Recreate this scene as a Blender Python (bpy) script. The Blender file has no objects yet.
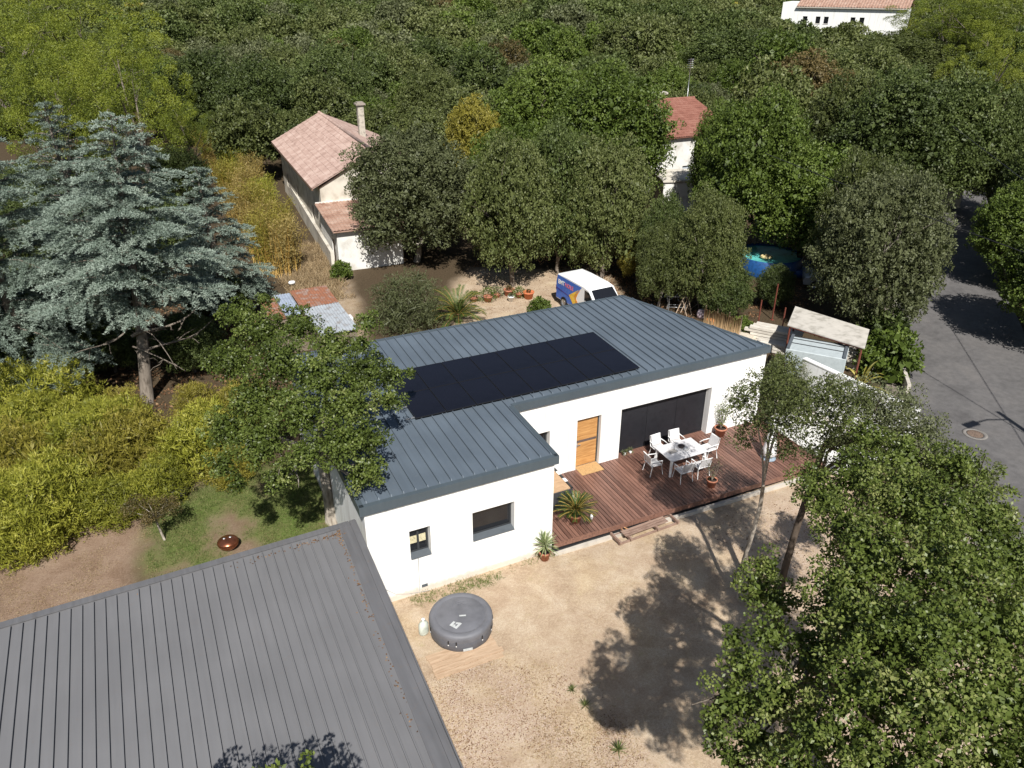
import bpy, math, random
import numpy as np
from mathutils import Vector, Matrix, Euler
rng = np.random.default_rng(7)
random.seed(7)
scn = bpy.context.scene
COL = scn.collection
R_ = math.radians

# ------------------------------------------------------------------ camera
FPX = 780.34
PITCH, ROLL, YAW = 0.482488, 0.003486, 0.448305
CAM = np.array([-10.4376, -18.5106, 17.5817])
_F = np.array([math.sin(YAW)*math.cos(PITCH), math.cos(YAW)*math.cos(PITCH), -math.sin(PITCH)])
_R = np.array([math.cos(YAW), -math.sin(YAW), 0.0])
_U = np.cross(_R, _F)
_R, _U = _R*math.cos(ROLL)+_U*math.sin(ROLL), -_R*math.sin(ROLL)+_U*math.cos(ROLL)
cd = bpy.data.cameras.new('camera')
cam = bpy.data.objects.new('camera', cd)
COL.objects.link(cam)
m = Matrix(((_R[0], _U[0], -_F[0], CAM[0]), (_R[1], _U[1], -_F[1], CAM[1]), (_R[2], _U[2], -_F[2], CAM[2]), (0, 0, 0, 1)))
cam.matrix_world = m
cd.sensor_width = 36.0
cd.lens = 36.0*FPX/1024
cd.clip_end = 3000
scn.camera = cam

def at(u, v, z=0.0):
    """world point at height z seen at photo pixel (u, v)"""
    d = _F+_R*(u-512)/FPX-_U*(v-384)/FPX
    t = (z-CAM[2])/d[2]
    return CAM+d*t
def proj(P):
    d = np.asarray(P, float)-CAM
    zz = d@_F
    return 512+FPX*(d@_R)/zz, 384-FPX*(d@_U)/zz, zz

# ------------------------------------------------------------------ light
SUN_AZ, SUN_EL = 16.5, 47.0          # direction the shadows point, from +Y towards +X
sl = bpy.data.lights.new('sun', 'SUN')
sl.energy = 4.9
sl.angle = R_(0.53)
sl.color = (1.0, 0.965, 0.91)
so = bpy.data.objects.new('sun', sl)
COL.objects.link(so)
az = R_(SUN_AZ)
sd = Vector((math.sin(az)*math.cos(R_(SUN_EL)), math.cos(az)*math.cos(R_(SUN_EL)), -math.sin(R_(SUN_EL))))
so.rotation_euler = sd.to_track_quat('-Z', 'Y').to_euler()
so.location = (-20, -60, 60)
w = bpy.data.worlds.new('World')
scn.world = w
w.use_nodes = True
nt = w.node_tree
bg = nt.nodes['Background']
sky = nt.nodes.new('ShaderNodeTexSky')
sky.sky_type = 'NISHITA'
sky.sun_disc = False
sky.sun_elevation = R_(SUN_EL)
sky.sun_rotation = math.atan2(-sd.x, -sd.y)
nt.links.new(sky.outputs[0], bg.inputs[0])
bg.inputs[1].default_value = 0.05
scn.view_settings.view_transform = 'Standard'
scn.view_settings.look = 'None'
scn.view_settings.exposure = 0.42
scn.view_settings.gamma = 1.0

# ------------------------------------------------------------------ object helpers
def tag(o, label=None, cat=None, group=None, kind=None):
    if label: o['label'] = label
    if cat: o['category'] = cat
    if group: o['group'] = group
    if kind: o['kind'] = kind
    return o
def empty(name, loc=(0, 0, 0), rz=0.0, label=None, cat=None, group=None):
    o = bpy.data.objects.new(name, None)
    COL.objects.link(o)
    o.location = loc
    o.rotation_euler = (0, 0, rz)
    o.empty_display_size = 0.3
    return tag(o, label, cat, group)
def copy_tree(o, parent=None):
    c = o.copy()
    COL.objects.link(c)
    if parent is not None: c.parent = parent
    for ch in list(o.children): copy_tree(ch, c)
    return c

class MB:
    """collects shapes and links them as one mesh object"""
    def __init__(s):
        s.v = []; s.f = []; s.mi = []; s.cur = 0; s.smooth = []; s.sm = False
    def mat(s, i): s.cur = i; return s
    def add(s, vs, fs):
        b = len(s.v)
        s.v.extend([tuple(map(float, p)) for p in vs])
        for f in fs:
            s.f.append([b+i for i in f]); s.mi.append(s.cur); s.smooth.append(s.sm)
        return s
    def box(s, x0, x1, y0, y1, z0, z1, rz=0, c=None, tilt=None):
        P = [(x0,y0,z0),(x1,y0,z0),(x1,y1,z0),(x0,y1,z0),(x0,y0,z1),(x1,y0,z1),(x1,y1,z1),(x0,y1,z1)]
        if rz or tilt is not None:
            c = c or ((x0+x1)/2, (y0+y1)/2, (z0+z1)/2)
            M = Euler((tilt or (0, 0))[:1]+((tilt or (0, 0))[1],)+(rz,)).to_matrix()
            P = [tuple(M @ (Vector(p)-Vector(c))+Vector(c)) for p in P]
        return s.add(P, [(0,3,2,1),(4,5,6,7),(0,1,5,4),(1,2,6,5),(2,3,7,6),(3,0,4,7)])
    def prism(s, poly, z0, z1, zf=None):
        """vertical prism over a CCW polygon; zf(x, y) lifts both faces"""
        n = len(poly); zf = zf or (lambda x, y: 0)
        P = [(x, y, z0+zf(x, y)) for x, y in poly]+[(x, y, z1+zf(x, y)) for x, y in poly]
        F = [tuple(range(n))[::-1], tuple(range(n, 2*n))]+[(i, (i+1) % n, n+(i+1) % n, n+i) for i in range(n)]
        return s.add(P, F)
    def quad(s, a, b, c, d): return s.add([a, b, c, d], [(0, 1, 2, 3)])
    def tube(s, pts, rad, n=8, cap=True):
        pts = [Vector(p) for p in pts]
        if not hasattr(rad, '__len__'): rad = [rad]*len(pts)
        P = []; F = []; up = Vector((0.13, 0.31, 0.94)).normalized()
        for i, p in enumerate(pts):
            d = (pts[min(i+1, len(pts)-1)]-pts[max(i-1, 0)])
            if d.length < 1e-6: d = Vector((0, 0, 1))
            d.normalize()
            a = d.cross(up if abs(d.dot(up)) < .97 else Vector((1, 0, 0))).normalized(); b = d.cross(a)
            for k in range(n):
                t = 2*math.pi*k/n
                P.append(p+(a*math.cos(t)+b*math.sin(t))*rad[i])
        for i in range(len(pts)-1):
            for k in range(n):
                F.append((i*n+k, i*n+(k+1) % n, (i+1)*n+(k+1) % n, (i+1)*n+k))
        if cap:
            F.append(tuple(range(n))); F.append(tuple(range((len(pts)-1)*n, len(pts)*n))[::-1])
        o = s.sm; s.sm = True; s.add(P, F); s.sm = o
        return s
    def lathe(s, prof, c=(0, 0, 0), n=24, sx=1, sy=1):
        P = []; F = []
        for r, z in prof:
            for k in range(n):
                t = 2*math.pi*k/n
                P.append((c[0]+r*math.cos(t)*sx, c[1]+r*math.sin(t)*sy, c[2]+z))
        for i in range(len(prof)-1):
            for k in range(n):
                F.append((i*n+k, i*n+(k+1) % n, (i+1)*n+(k+1) % n, (i+1)*n+k))
        if prof[0][0] > 1e-4: F.append(tuple(range(n))[::-1])
        if prof[-1][0] > 1e-4: F.append(tuple(range((len(prof)-1)*n, len(prof)*n)))
        o = s.sm; s.sm = True; s.add(P, F); s.sm = o
        return s
    def build(s, name, mats, parent=None, bevel=0.0, loc=None):
        me = bpy.data.meshes.new(name)
        me.from_pydata(s.v, [], s.f)
        if not isinstance(mats, (list, tuple)): mats = [mats]
        for mt in mats: me.materials.append(mt)
        me.polygons.foreach_set('material_index', s.mi)
        me.polygons.foreach_set('use_smooth', s.smooth)
        me.update()
        o = bpy.data.objects.new(name, me)
        COL.objects.link(o)
        if parent is not None: o.parent = parent
        if loc is not None: o.location = loc
        if bevel:
            b = o.modifiers.new('bevel', 'BEVEL'); b.width = bevel; b.segments = 1; b.limit_method = 'ANGLE'
        return o

def wall_grid(mb, P0, ax, n_out, length, z0, z1, holes, thick, depth=None, ztop=None):
    """wall panel from P0 along unit ax; outer face with real openings and reveals going inward"""
    xs = sorted({0.0, length, *[h[0] for h in holes], *[h[1] for h in holes]})
    zs = sorted({z0, z1, *[h[2] for h in holes], *[h[3] for h in holes]})
    ax = Vector(ax); no = Vector(n_out); P0 = Vector(P0)
    def pt(x, z, d=0):
        p = P0+ax*x-no*d; zz = z
        if ztop is not None and abs(z-z1) < 1e-6: zz = ztop(p.x, p.y)
        return (p.x, p.y, zz)
    solid = {}
    for i in range(len(xs)-1):
        for j in range(len(zs)-1):
            cx, cz = (xs[i]+xs[i+1])/2, (zs[j]+zs[j+1])/2
            solid[i, j] = not any(h[0] < cx < h[1] and h[2] < cz < h[3] for h in holes)
    for (i, j), sld in solid.items():
        if not sld: continue
        x0, x1, a, b = xs[i], xs[i+1], zs[j], zs[j+1]
        mb.quad(pt(x0, a), pt(x1, a), pt(x1, b), pt(x0, b))
        mb.quad(pt(x0, a, thick), pt(x0, b, thick), pt(x1, b, thick), pt(x1, a, thick))
        for di, dj, q in ((-1, 0, (x0, a, x0, b)), (1, 0, (x1, a, x1, b)), (0, -1, (x0, a, x1, a)), (0, 1, (x0, b, x1, b))):
            if solid.get((i+di, j+dj)) is False:
                mb.quad(pt(q[0], q[1]), pt(q[2], q[3]), pt(q[2], q[3], thick), pt(q[0], q[1], thick))

# ------------------------------------------------------------------ materials
MATS = {}
def newmat(name):
    mt = bpy.data.materials.new(name); mt.use_nodes = True
    MATS[name] = mt
    return mt, mt.node_tree.nodes, mt.node_tree.links, mt.node_tree.nodes['Principled BSDF']
def ramp(N, cols, pos=None):
    r = N.new('ShaderNodeValToRGB')
    e = r.color_ramp.elements
    while len(e) < len(cols): e.new(0.5)
    for i, c in enumerate(cols):
        e[i].position = (pos[i] if pos else i/(len(cols)-1)); e[i].color = (*c, 1)
    return r
def simple(name, col, rough=0.6, metal=0.0, var=0.12, scale=6.0, bump=0.0, bscale=40.0, spec=0.5, coords='Object', stretch=None, dirt=None):
    """plain paint / plaster / plastic with uneven tone and optional fine relief"""
    mt, N, L, B = newmat(name)
    tc = N.new('ShaderNodeTexCoord'); mp = N.new('ShaderNodeMapping')
    L.new(tc.outputs[coords], mp.inputs[0])
    if stretch: mp.inputs['Scale'].default_value = stretch
    n1 = N.new('ShaderNodeTexNoise'); n1.inputs['Scale'].default_value = scale; n1.inputs['Detail'].default_value = 6
    L.new(mp.outputs[0], n1.inputs['Vector'])
    d = dirt or tuple(c*(1-2.2*var) for c in col)
    r = ramp(N, [d, col, tuple(min(1, c*(1+var)) for c in col)], [0.28, 0.5, 0.75])
    L.new(n1.outputs[0], r.inputs[0]); L.new(r.outputs[0], B.inputs['Base Color'])
    B.inputs['Roughness'].default_value = rough; B.inputs['Metallic'].default_value = metal
    B.inputs['Specular IOR Level'].default_value = spec
    if bump:
        n2 = N.new('ShaderNodeTexNoise'); n2.inputs['Scale'].default_value = bscale; n2.inputs['Detail'].default_value = 5
        L.new(mp.outputs[0], n2.inputs['Vector'])
        b = N.new('ShaderNodeBump'); b.inputs['Strength'].default_value = bump; b.inputs['Distance'].default_value = 0.02
        L.new(n2.outputs[0], b.inputs['Height']); L.new(b.outputs[0], B.inputs['Normal'])
    return mt
def leafmat(name, cols, transl=0.22, rough=0.55, hue=0.5):
    """cols: dark .. light leaf colours picked by the per-leaf random attribute 'c'; object random shifts brightness"""
    mt, N, L, B = newmat(name)
    at_ = N.new('ShaderNodeAttribute'); at_.attribute_name = 'c'
    oi = N.new('ShaderNodeObjectInfo')
    r = ramp(N, cols)
    mr = N.new('ShaderNodeMapRange'); mr.inputs[3].default_value = -0.16*hue*2; mr.inputs[4].default_value = 0.16*hue*2
    L.new(oi.outputs['Random'], mr.inputs[0])
    ad = N.new('ShaderNodeMath'); ad.operation = 'ADD'
    L.new(at_.outputs['Fac'], ad.inputs[0]); L.new(mr.outputs[0], ad.inputs[1]); L.new(ad.outputs[0], r.inputs[0])
    L.new(r.outputs[0], B.inputs['Base Color'])
    B.inputs['Roughness'].default_value = rough; B.inputs['Specular IOR Level'].default_value = 0.35
    tr = N.new('ShaderNodeBsdfTranslucent'); mx = N.new('ShaderNodeMixShader'); mx.inputs[0].default_value = transl
    g = N.new('ShaderNodeMixRGB'); g.blend_type = 'MULTIPLY'; g.inputs[0].default_value = 1; g.inputs[2].default_value = (1.0, 1.15, 0.5, 1)
    L.new(r.outputs[0], g.inputs[1]); L.new(g.outputs[0], tr.inputs[0])
    out = N['Material Output']
    L.new(B.outputs[0], mx.inputs[1]); L.new(tr.outputs[0], mx.inputs[2]); L.new(mx.outputs[0], out.inputs[0])
    return mt
def barkmat(name, a, b, scale=9):
    return simple(name, a, 0.9, var=0.25, scale=scale, bump=0.8, bscale=22, stretch=(1, 1, 0.25), dirt=b, spec=0.1)
def sheetmetal(name, col, rough, var=0.06, streak=0.12, dirt=(0.2, 0.15, 0.1), dirtamt=0.0, metal=0.0):
    mt, N, L, B = newmat(name)
    tc = N.new('ShaderNodeTexCoord')
    mp = N.new('ShaderNodeMapping'); mp.inputs['Scale'].default_value = (5.0, 0.35, 1); L.new(tc.outputs['Object'], mp.inputs[0])
    n1 = N.new('ShaderNodeTexNoise'); n1.inputs['Scale'].default_value = 1.6; n1.inputs['Detail'].default_value = 7; L.new(mp.outputs[0], n1.inputs['Vector'])
    n2 = N.new('ShaderNodeTexNoise'); n2.inputs['Scale'].default_value = 0.55; n2.inputs['Detail'].default_value = 5; L.new(tc.outputs['Object'], n2.inputs['Vector'])
    r1 = ramp(N, [tuple(c*(1-streak) for c in col), tuple(c*(1+streak) for c in col)], [0.3, 0.7]); L.new(n1.outputs[0], r1.inputs[0])
    mx = N.new('ShaderNodeMixRGB'); mx.blend_type = 'MULTIPLY'; mx.inputs[0].default_value = 1
    r2 = ramp(N, [(1-2*var,)*3, (1+var,)*3], [0.35, 0.65]); L.new(n2.outputs[0], r2.inputs[0])
    L.new(r1.outputs[0], mx.inputs[1]); L.new(r2.outputs[0], mx.inputs[2])
    last = mx.outputs[0]
    if dirtamt:
        n3 = N.new('ShaderNodeTexNoise'); n3.inputs['Scale'].default_value = 7; n3.inputs['Detail'].default_value = 9; n3.inputs['Roughness'].default_value = 0.75
        L.new(tc.outputs['Object'], n3.inputs['Vector'])
        r3 = ramp(N, [(0, 0, 0), (dirtamt,)*3], [0.56, 0.72]); L.new(n3.outputs[0], r3.inputs[0])
        m3 = N.new('ShaderNodeMixRGB'); L.new(r3.outputs[0], m3.inputs[0]); L.new(last, m3.inputs[1]); m3.inputs[2].default_value = (*dirt, 1)
        last = m3.outputs[0]
    L.new(last, B.inputs['Base Color'])
    B.inputs['Roughness'].default_value = rough; B.inputs['Metallic'].default_value = metal
    rr = N.new('ShaderNodeMapRange'); rr.inputs[3].default_value = rough-.08; rr.inputs[4].default_value = rough+.12
    L.new(n2.outputs[0], rr.inputs[0]); L.new(rr.outputs[0], B.inputs['Roughness'])
    return mt
def woodmat(name, a, b, scale=(1.5, 12, 12), rough=0.6, per_island=False):
    mt, N, L, B = newmat(name)
    tc = N.new('ShaderNodeTexCoord'); mp = N.new('ShaderNodeMapping'); mp.inputs['Scale'].default_value = scale
    L.new(tc.outputs['Object'], mp.inputs[0])
    n = N.new('ShaderNodeTexNoise'); n.inputs['Scale'].default_value = 1.5; n.inputs['Detail'].default_value = 8; n.inputs['Distortion'].default_value = 0.6
    L.new(mp.outputs[0], n.inputs['Vector'])
    r = ramp(N, [a, b], [0.3, 0.7])
    if per_island:
        g = N.new('ShaderNodeNewGeometry'); ma = N.new('ShaderNodeMath'); ma.operation = 'MULTIPLY_ADD'
        L.new(g.outputs['Random Per Island'], ma.inputs[0]); ma.inputs[1].default_value = 0.35; 
        ad = N.new('ShaderNodeMath'); ad.operation = 'SUBTRACT'; L.new(n.outputs[0], ad.inputs[0]); ad.inputs[1].default_value = 0.17
        L.new(ad.outputs[0], ma.inputs[2]); L.new(ma.outputs[0], r.inputs[0])
    else: L.new(n.outputs[0], r.inputs[0])
    L.new(r.outputs[0], B.inputs['Base Color']); B.inputs['Roughness'].default_value = rough
    b_ = N.new('ShaderNodeBump'); b_.inputs['Strength'].default_value = 0.3; b_.inputs['Distance'].default_value = 0.01
    L.new(n.outputs[0], b_.inputs['Height']); L.new(b_.outputs[0], B.inputs['Normal'])
    return mt
def tilemat(name, a, b, c):
    """barrel tiles: colour per tile, relief along the slope (object x across? uses UV-free object coords)"""
    mt, N, L, B = newmat(name)
    tc = N.new('ShaderNodeTexCoord')
    br = N.new('ShaderNodeTexVoronoi'); br.inputs['Scale'].default_value = 2.6; L.new(tc.outputs['Object'], br.inputs['Vector'])
    n = N.new('ShaderNodeTexNoise'); n.inputs['Scale'].default_value = 1.3; n.inputs['Detail'].default_value = 7; L.new(tc.outputs['Object'], n.inputs['Vector'])
    r = ramp(N, [a, b, c], [0.1, 0.5, 0.9]); 
    mx = N.new('ShaderNodeMath'); mx.operation = 'MULTIPLY_ADD'; L.new(br.outputs['Color'], mx.inputs[0]); mx.inputs[1].default_value = 0.45
    L.new(n.outputs[0], mx.inputs[2]); sb = N.new('ShaderNodeMath'); sb.operation = 'SUBTRACT'; L.new(mx.outputs[0], sb.inputs[0]); sb.inputs[1].default_value = 0.2
    L.new(sb.outputs[0], r.inputs[0]); L.new(r.outputs[0], B.inputs['Base Color']); B.inputs['Roughness'].default_value = 0.85
    return mt

def renderwall(name):
    """white render: faint vertical rain streaks and earth splashes at the foot"""
    mt, N, L, B = newmat(name)
    tc = N.new('ShaderNodeTexCoord'); mp = N.new('ShaderNodeMapping'); mp.inputs['Scale'].default_value = (5, 5, .35); L.new(tc.outputs['Object'], mp.inputs[0])
    n1 = N.new('ShaderNodeTexNoise'); n1.inputs['Scale'].default_value = 1.0; n1.inputs['Detail'].default_value = 7; L.new(mp.outputs[0], n1.inputs['Vector'])
    r1 = ramp(N, [(.68, .67, .64), (.82, .82, .80), (.84, .84, .82)], [.30, .46, .7]); L.new(n1.outputs[0], r1.inputs[0])
    n2 = N.new('ShaderNodeTexNoise'); n2.inputs['Scale'].default_value = 6; n2.inputs['Detail'].default_value = 8; n2.inputs['Roughness'].default_value = .7; L.new(tc.outputs['Object'], n2.inputs['Vector'])
    sx = N.new('ShaderNodeSeparateXYZ'); L.new(tc.outputs['Object'], sx.inputs[0])
    mr = N.new('ShaderNodeMapRange'); mr.inputs[1].default_value = .0; mr.inputs[2].default_value = .38; mr.inputs[3].default_value = .85; mr.inputs[4].default_value = -.25; L.new(sx.outputs[2], mr.inputs[0])
    ad = N.new('ShaderNodeMath'); ad.operation = 'ADD'; ad.use_clamp = True; L.new(mr.outputs[0], ad.inputs[0]); L.new(n2.outputs[0], ad.inputs[1])
    r2 = ramp(N, [(0, 0, 0), (.65, .65, .65)], [.55, 1.0]); L.new(ad.outputs[0], r2.inputs[0])
    mx = N.new('ShaderNodeMixRGB'); L.new(r2.outputs[0], mx.inputs[0]); L.new(r1.outputs[0], mx.inputs[1]); mx.inputs[2].default_value = (.52, .42, .32, 1)
    L.new(mx.outputs[0], B.inputs['Base Color']); B.inputs['Roughness'].default_value = .8; B.inputs['Specular IOR Level'].default_value = .2
    n3 = N.new('ShaderNodeTexNoise'); n3.inputs['Scale'].default_value = 60; L.new(tc.outputs['Object'], n3.inputs['Vector'])
    b_ = N.new('ShaderNodeBump'); b_.inputs['Strength'].default_value = .15; b_.inputs['Distance'].default_value = .02; L.new(n3.outputs[0], b_.inputs['Height']); L.new(b_.outputs[0], B.inputs['Normal'])
    return mt
M_white = renderwall('white_render')
M_roof = sheetmetal('blue_grey_standing_seam', (0.105, 0.132, 0.162), 0.5, streak=.06, dirt=(0.3, 0.25, 0.2), dirtamt=0.10)
M_fasc = sheetmetal('blue_grey_fascia', (0.070, 0.090, 0.105), 0.45, var=0.03, streak=0.05)
M_zinc = sheetmetal('weathered_grey_sheet', (0.158, 0.158, 0.164), 0.55, var=0.035, streak=.04, dirt=(0.2, 0.13, 0.08), dirtamt=0.12)
M_zincd = sheetmetal('grey_edge_flashing', (0.13, 0.13, 0.137), 0.5, dirt=(0.2, 0.13, 0.08), dirtamt=0.25)
M_frame = simple('dark_window_frame', (0.035, 0.038, 0.042), 0.4, var=0.05)
M_sill = simple('grey_metal_sill', (0.10, 0.115, 0.13), 0.4, var=0.06)
M_glass = simple('dark_glass', (0.012, 0.013, 0.016), 0.08, var=0.05, spec=0.6)
M_black = simple('black_plastic', (0.02, 0.02, 0.022), 0.5, var=0.1)
M_metalw = simple('white_powder_coat', (0.8, 0.8, 0.79), 0.45, var=0.03)
M_terra = simple('terracotta', (0.42, 0.17, 0.10), 0.8, var=0.2, scale=8, bump=0.2)
M_soil = simple('potting_soil', (0.06, 0.04, 0.028), 0.95, var=0.3, scale=30, bump=0.5)
M_conc = simple('pale_concrete', (0.50, 0.46, 0.40), 0.85, var=0.12, scale=3, bump=0.3, bscale=60)
M_deck = woodmat('red_brown_decking', (0.105, 0.052, 0.038), (0.235, 0.122, 0.088), (14, 1.2, 8), 0.5, True)
M_old = woodmat('weathered_boards', (0.26, 0.19, 0.13), (0.46, 0.36, 0.27), (3, 12, 8), 0.85, True)
M_steel = simple('galvanised_steel', (0.45, 0.46, 0.47), 0.35, metal=0.7, var=0.1)
M_grey = simple('grey_paint', (0.35, 0.36, 0.36), 0.5, var=0.08)
M_red = simple('faded_red_paint', (0.20, 0.06, 0.04), 0.6, var=0.2, scale=12)

LEAF = {
 'holm': leafmat('holm_oak_leaves', [(0.050, 0.062, 0.018), (0.094, 0.114, 0.032), (0.140, 0.162, 0.052), (0.20, 0.218, 0.090)]),
 'dark': leafmat('dark_oak_leaves', [(0.038, 0.054, 0.015), (0.070, 0.096, 0.025), (0.108, 0.140, 0.039), (0.155, 0.186, 0.064)]),
 'oak': leafmat('green_oak_leaves', [(0.044, 0.066, 0.010), (0.078, 0.115, 0.018), (0.118, 0.165, 0.028), (0.17, 0.215, 0.052)]),
 'olive': leafmat('grey_green_leaves', [(0.064, 0.073, 0.030), (0.104, 0.118, 0.050), (0.150, 0.166, 0.080), (0.215, 0.228, 0.125)]),
 'pine': leafmat('pine_needles', [(0.055, 0.078, 0.010), (0.125, 0.158, 0.016), (0.205, 0.238, 0.026), (0.30, 0.32, 0.05)]),
 'yellow': leafmat('yellowing_leaves', [(0.12, 0.11, 0.018), (0.215, 0.190, 0.028), (0.31, 0.27, 0.045), (0.41, 0.35, 0.09)]),
 'brown': leafmat('browning_oak_leaves', [(0.05, 0.045, 0.016), (0.09, 0.075, 0.026), (0.15, 0.11, 0.04), (0.2, 0.15, 0.06)]),
 'cedar': leafmat('blue_cedar_needles', [(0.085, 0.115, 0.088), (0.150, 0.195, 0.155), (0.225, 0.280, 0.232), (0.32, 0.375, 0.315)], 0.08),
 'near': leafmat('oak_leaves_close', [(0.040, 0.056, 0.011), (0.082, 0.114, 0.021), (0.140, 0.178, 0.040), (0.25, 0.265, 0.095)], 0.2, 0.45),
 'bamboo': leafmat('bamboo_leaves', [(0.12, 0.132, 0.017), (0.225, 0.235, 0.028), (0.35, 0.345, 0.048), (0.50, 0.47, 0.10)]),
 'dry': leafmat('dry_bamboo_leaves', [(0.17, 0.13, 0.035), (0.28, 0.21, 0.06), (0.38, 0.29, 0.10), (0.48, 0.38, 0.16)]),
 'spike': leafmat('palm_leaves', [(0.028, 0.05, 0.009), (0.052, 0.085, 0.016), (0.09, 0.13, 0.028), (0.15, 0.19, 0.055)], 0.15, 0.4),
 'pale': leafmat('yucca_leaves', [(0.12, 0.17, 0.06), (0.22, 0.28, 0.12), (0.34, 0.38, 0.20), (0.46, 0.48, 0.30)], 0.15, 0.4),
 'grass': leafmat('lawn_blades', [(0.06, 0.09, 0.02), (0.10, 0.15, 0.03), (0.16, 0.19, 0.06), (0.25, 0.22, 0.10)], 0.2, 0.7),
 'straw': leafmat('dry_grass_blades', [(0.18, 0.12, 0.06), (0.28, 0.2, 0.11), (0.38, 0.29, 0.17), (0.5, 0.4, 0.26)], 0.1, 0.8),
 'litter': leafmat('fallen_leaves', [(0.07, 0.035, 0.018), (0.13, 0.065, 0.03), (0.2, 0.11, 0.055), (0.3, 0.19, 0.1)], 0.05, 0.8),
}
BARK = {'grey': barkmat('grey_bark', (0.20, 0.17, 0.14), (0.08, 0.065, 0.05)), 'pale': barkmat('pale_bark', (0.36, 0.32, 0.27), (0.16, 0.13, 0.10)),
        'dark': barkmat('dark_bark', (0.09, 0.07, 0.055), (0.04, 0.03, 0.022)), 'cane': simple('bamboo_cane', (0.45, 0.28, 0.07), 0.5, var=0.25, scale=5)}
# ------------------------------------------------------------------ foliage
def unit(a): return a/np.maximum(np.linalg.norm(a, axis=-1, keepdims=True), 1e-9)
def leaf_mesh(name, pos, direc, size, width, c, mt, nrm=None, mid=0.45):
    """diamond leaves: pos = base, direc = unit growth direction"""
    n = len(pos)
    ref = nrm if nrm is not None else unit(rng.normal(size=(n, 3)))
    side = unit(np.cross(direc, ref))
    size = np.broadcast_to(size, (n,))[:, None]; width = np.broadcast_to(width, (n,))[:, None]
    V = np.empty((n, 4, 3), np.float32)
    V[:, 0] = pos; V[:, 2] = pos+direc*size
    V[:, 1] = pos+direc*size*mid+side*width*.5; V[:, 3] = pos+direc*size*mid-side*width*.5
    me = bpy.data.meshes.new(name)
    me.vertices.add(4*n); me.loops.add(4*n); me.polygons.add(n)
    me.vertices.foreach_set('co', V.reshape(-1))
    me.loops.foreach_set('vertex_index', np.arange(4*n, dtype=np.int32))
    me.polygons.foreach_set('loop_start', np.arange(0, 4*n, 4, dtype=np.int32))
    me.polygons.foreach_set('loop_total', np.full(n, 4, np.int32))
    a = me.attributes.new('c', 'FLOAT', 'FACE'); a.data.foreach_set('value', np.clip(c, 0, 1).astype(np.float32))
    me.materials.append(mt)
    me.update(calc_edges=True)
    return me
def leaf_obj(name, parent, *a, **k):
    me = leaf_mesh(name, *a, **k); o = bpy.data.objects.new(name, me); COL.objects.link(o)
    if parent is not None: o.parent = parent
    return o
def crown_points(clumps, n, sprig=0.28, per=22, shell=0.35, up=0.25, flat=0.85, gap=1.15, core=.14, coresz=2.6):
    """leaves on many small puffs that sit apart from each other on the shells of the clumps (x, y, z, r)"""
    cl = np.array(clumps, float)
    ns = max(1, n//per)
    wgt = cl[:, 3]**2; wgt /= wgt.sum()
    k = rng.choice(len(cl), ns*3, p=wgt)
    d = rng.normal(size=(ns*3, 3)); d[:, 2] += up; d = unit(d)
    rad = cl[k, 3]*(1-shell*rng.random(ns*3)**1.6)*(0.85+.3*rng.random(ns*3))
    sc = cl[k, :3]+d*rad[:, None]*np.array([1, 1, flat])
    keep = np.ones(len(sc), bool)
    for j in range(len(cl)):
        q = np.linalg.norm(sc-cl[j, :3], axis=1)
        keep &= ~((q < cl[j, 3]*.6) & (k != j))
    sc, d, k = sc[keep], d[keep], k[keep]
    if gap > 0:
        sel = []; cell = sprig*gap; grid = {}
        for i_, (x_, y_, z_) in enumerate((sc/cell).tolist()):
            key = (math.floor(x_), math.floor(y_), math.floor(z_)); ok = True
            for ax in (-1, 0, 1):
                for ay in (-1, 0, 1):
                    for az_ in (-1, 0, 1):
                        for (px_, py_, pz_) in grid.get((key[0]+ax, key[1]+ay, key[2]+az_), ()):
                            if (px_-x_)**2+(py_-y_)**2+(pz_-z_)**2 < 1: ok = False; break
                        if not ok: break
                    if not ok: break
                if not ok: break
            if ok: grid.setdefault(key, []).append((x_, y_, z_)); sel.append(i_)
            if len(sel) >= ns: break
        sc, d, k = sc[sel], d[sel], k[sel]
    m_ = len(sc)
    cvar = rng.normal(0, .09, len(cl))
    pr = np.repeat(sprig*rng.uniform(.55, 1.2, m_), per)[:, None]
    D_ = np.repeat(d, per, 0)
    pd = unit(rng.normal(size=(m_*per, 3))+D_*.55+np.array([0, 0, .35]))
    pos = np.repeat(sc, per, 0)+pd*pr*(.55+.5*rng.random(m_*per)[:, None]**.5)*np.array([1, 1, .85])
    dr = unit(rng.normal(size=pos.shape)*.8+pd*.55)
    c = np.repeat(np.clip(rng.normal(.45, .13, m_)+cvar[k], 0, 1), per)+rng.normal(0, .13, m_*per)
    nrm = unit(pd*1.0+rng.normal(size=pos.shape)*.38)
    # big inner leaves close every clump; their darker colour paints its inner shade
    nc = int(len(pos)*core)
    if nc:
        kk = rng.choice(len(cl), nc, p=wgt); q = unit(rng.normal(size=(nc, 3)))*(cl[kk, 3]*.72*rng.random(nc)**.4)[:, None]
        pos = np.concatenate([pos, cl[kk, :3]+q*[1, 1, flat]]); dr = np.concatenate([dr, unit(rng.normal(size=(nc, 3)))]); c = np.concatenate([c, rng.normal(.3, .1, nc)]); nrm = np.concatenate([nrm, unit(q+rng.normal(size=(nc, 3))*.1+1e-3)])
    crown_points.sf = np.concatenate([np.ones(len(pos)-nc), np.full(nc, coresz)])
    return pos, dr, c, nrm
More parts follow.
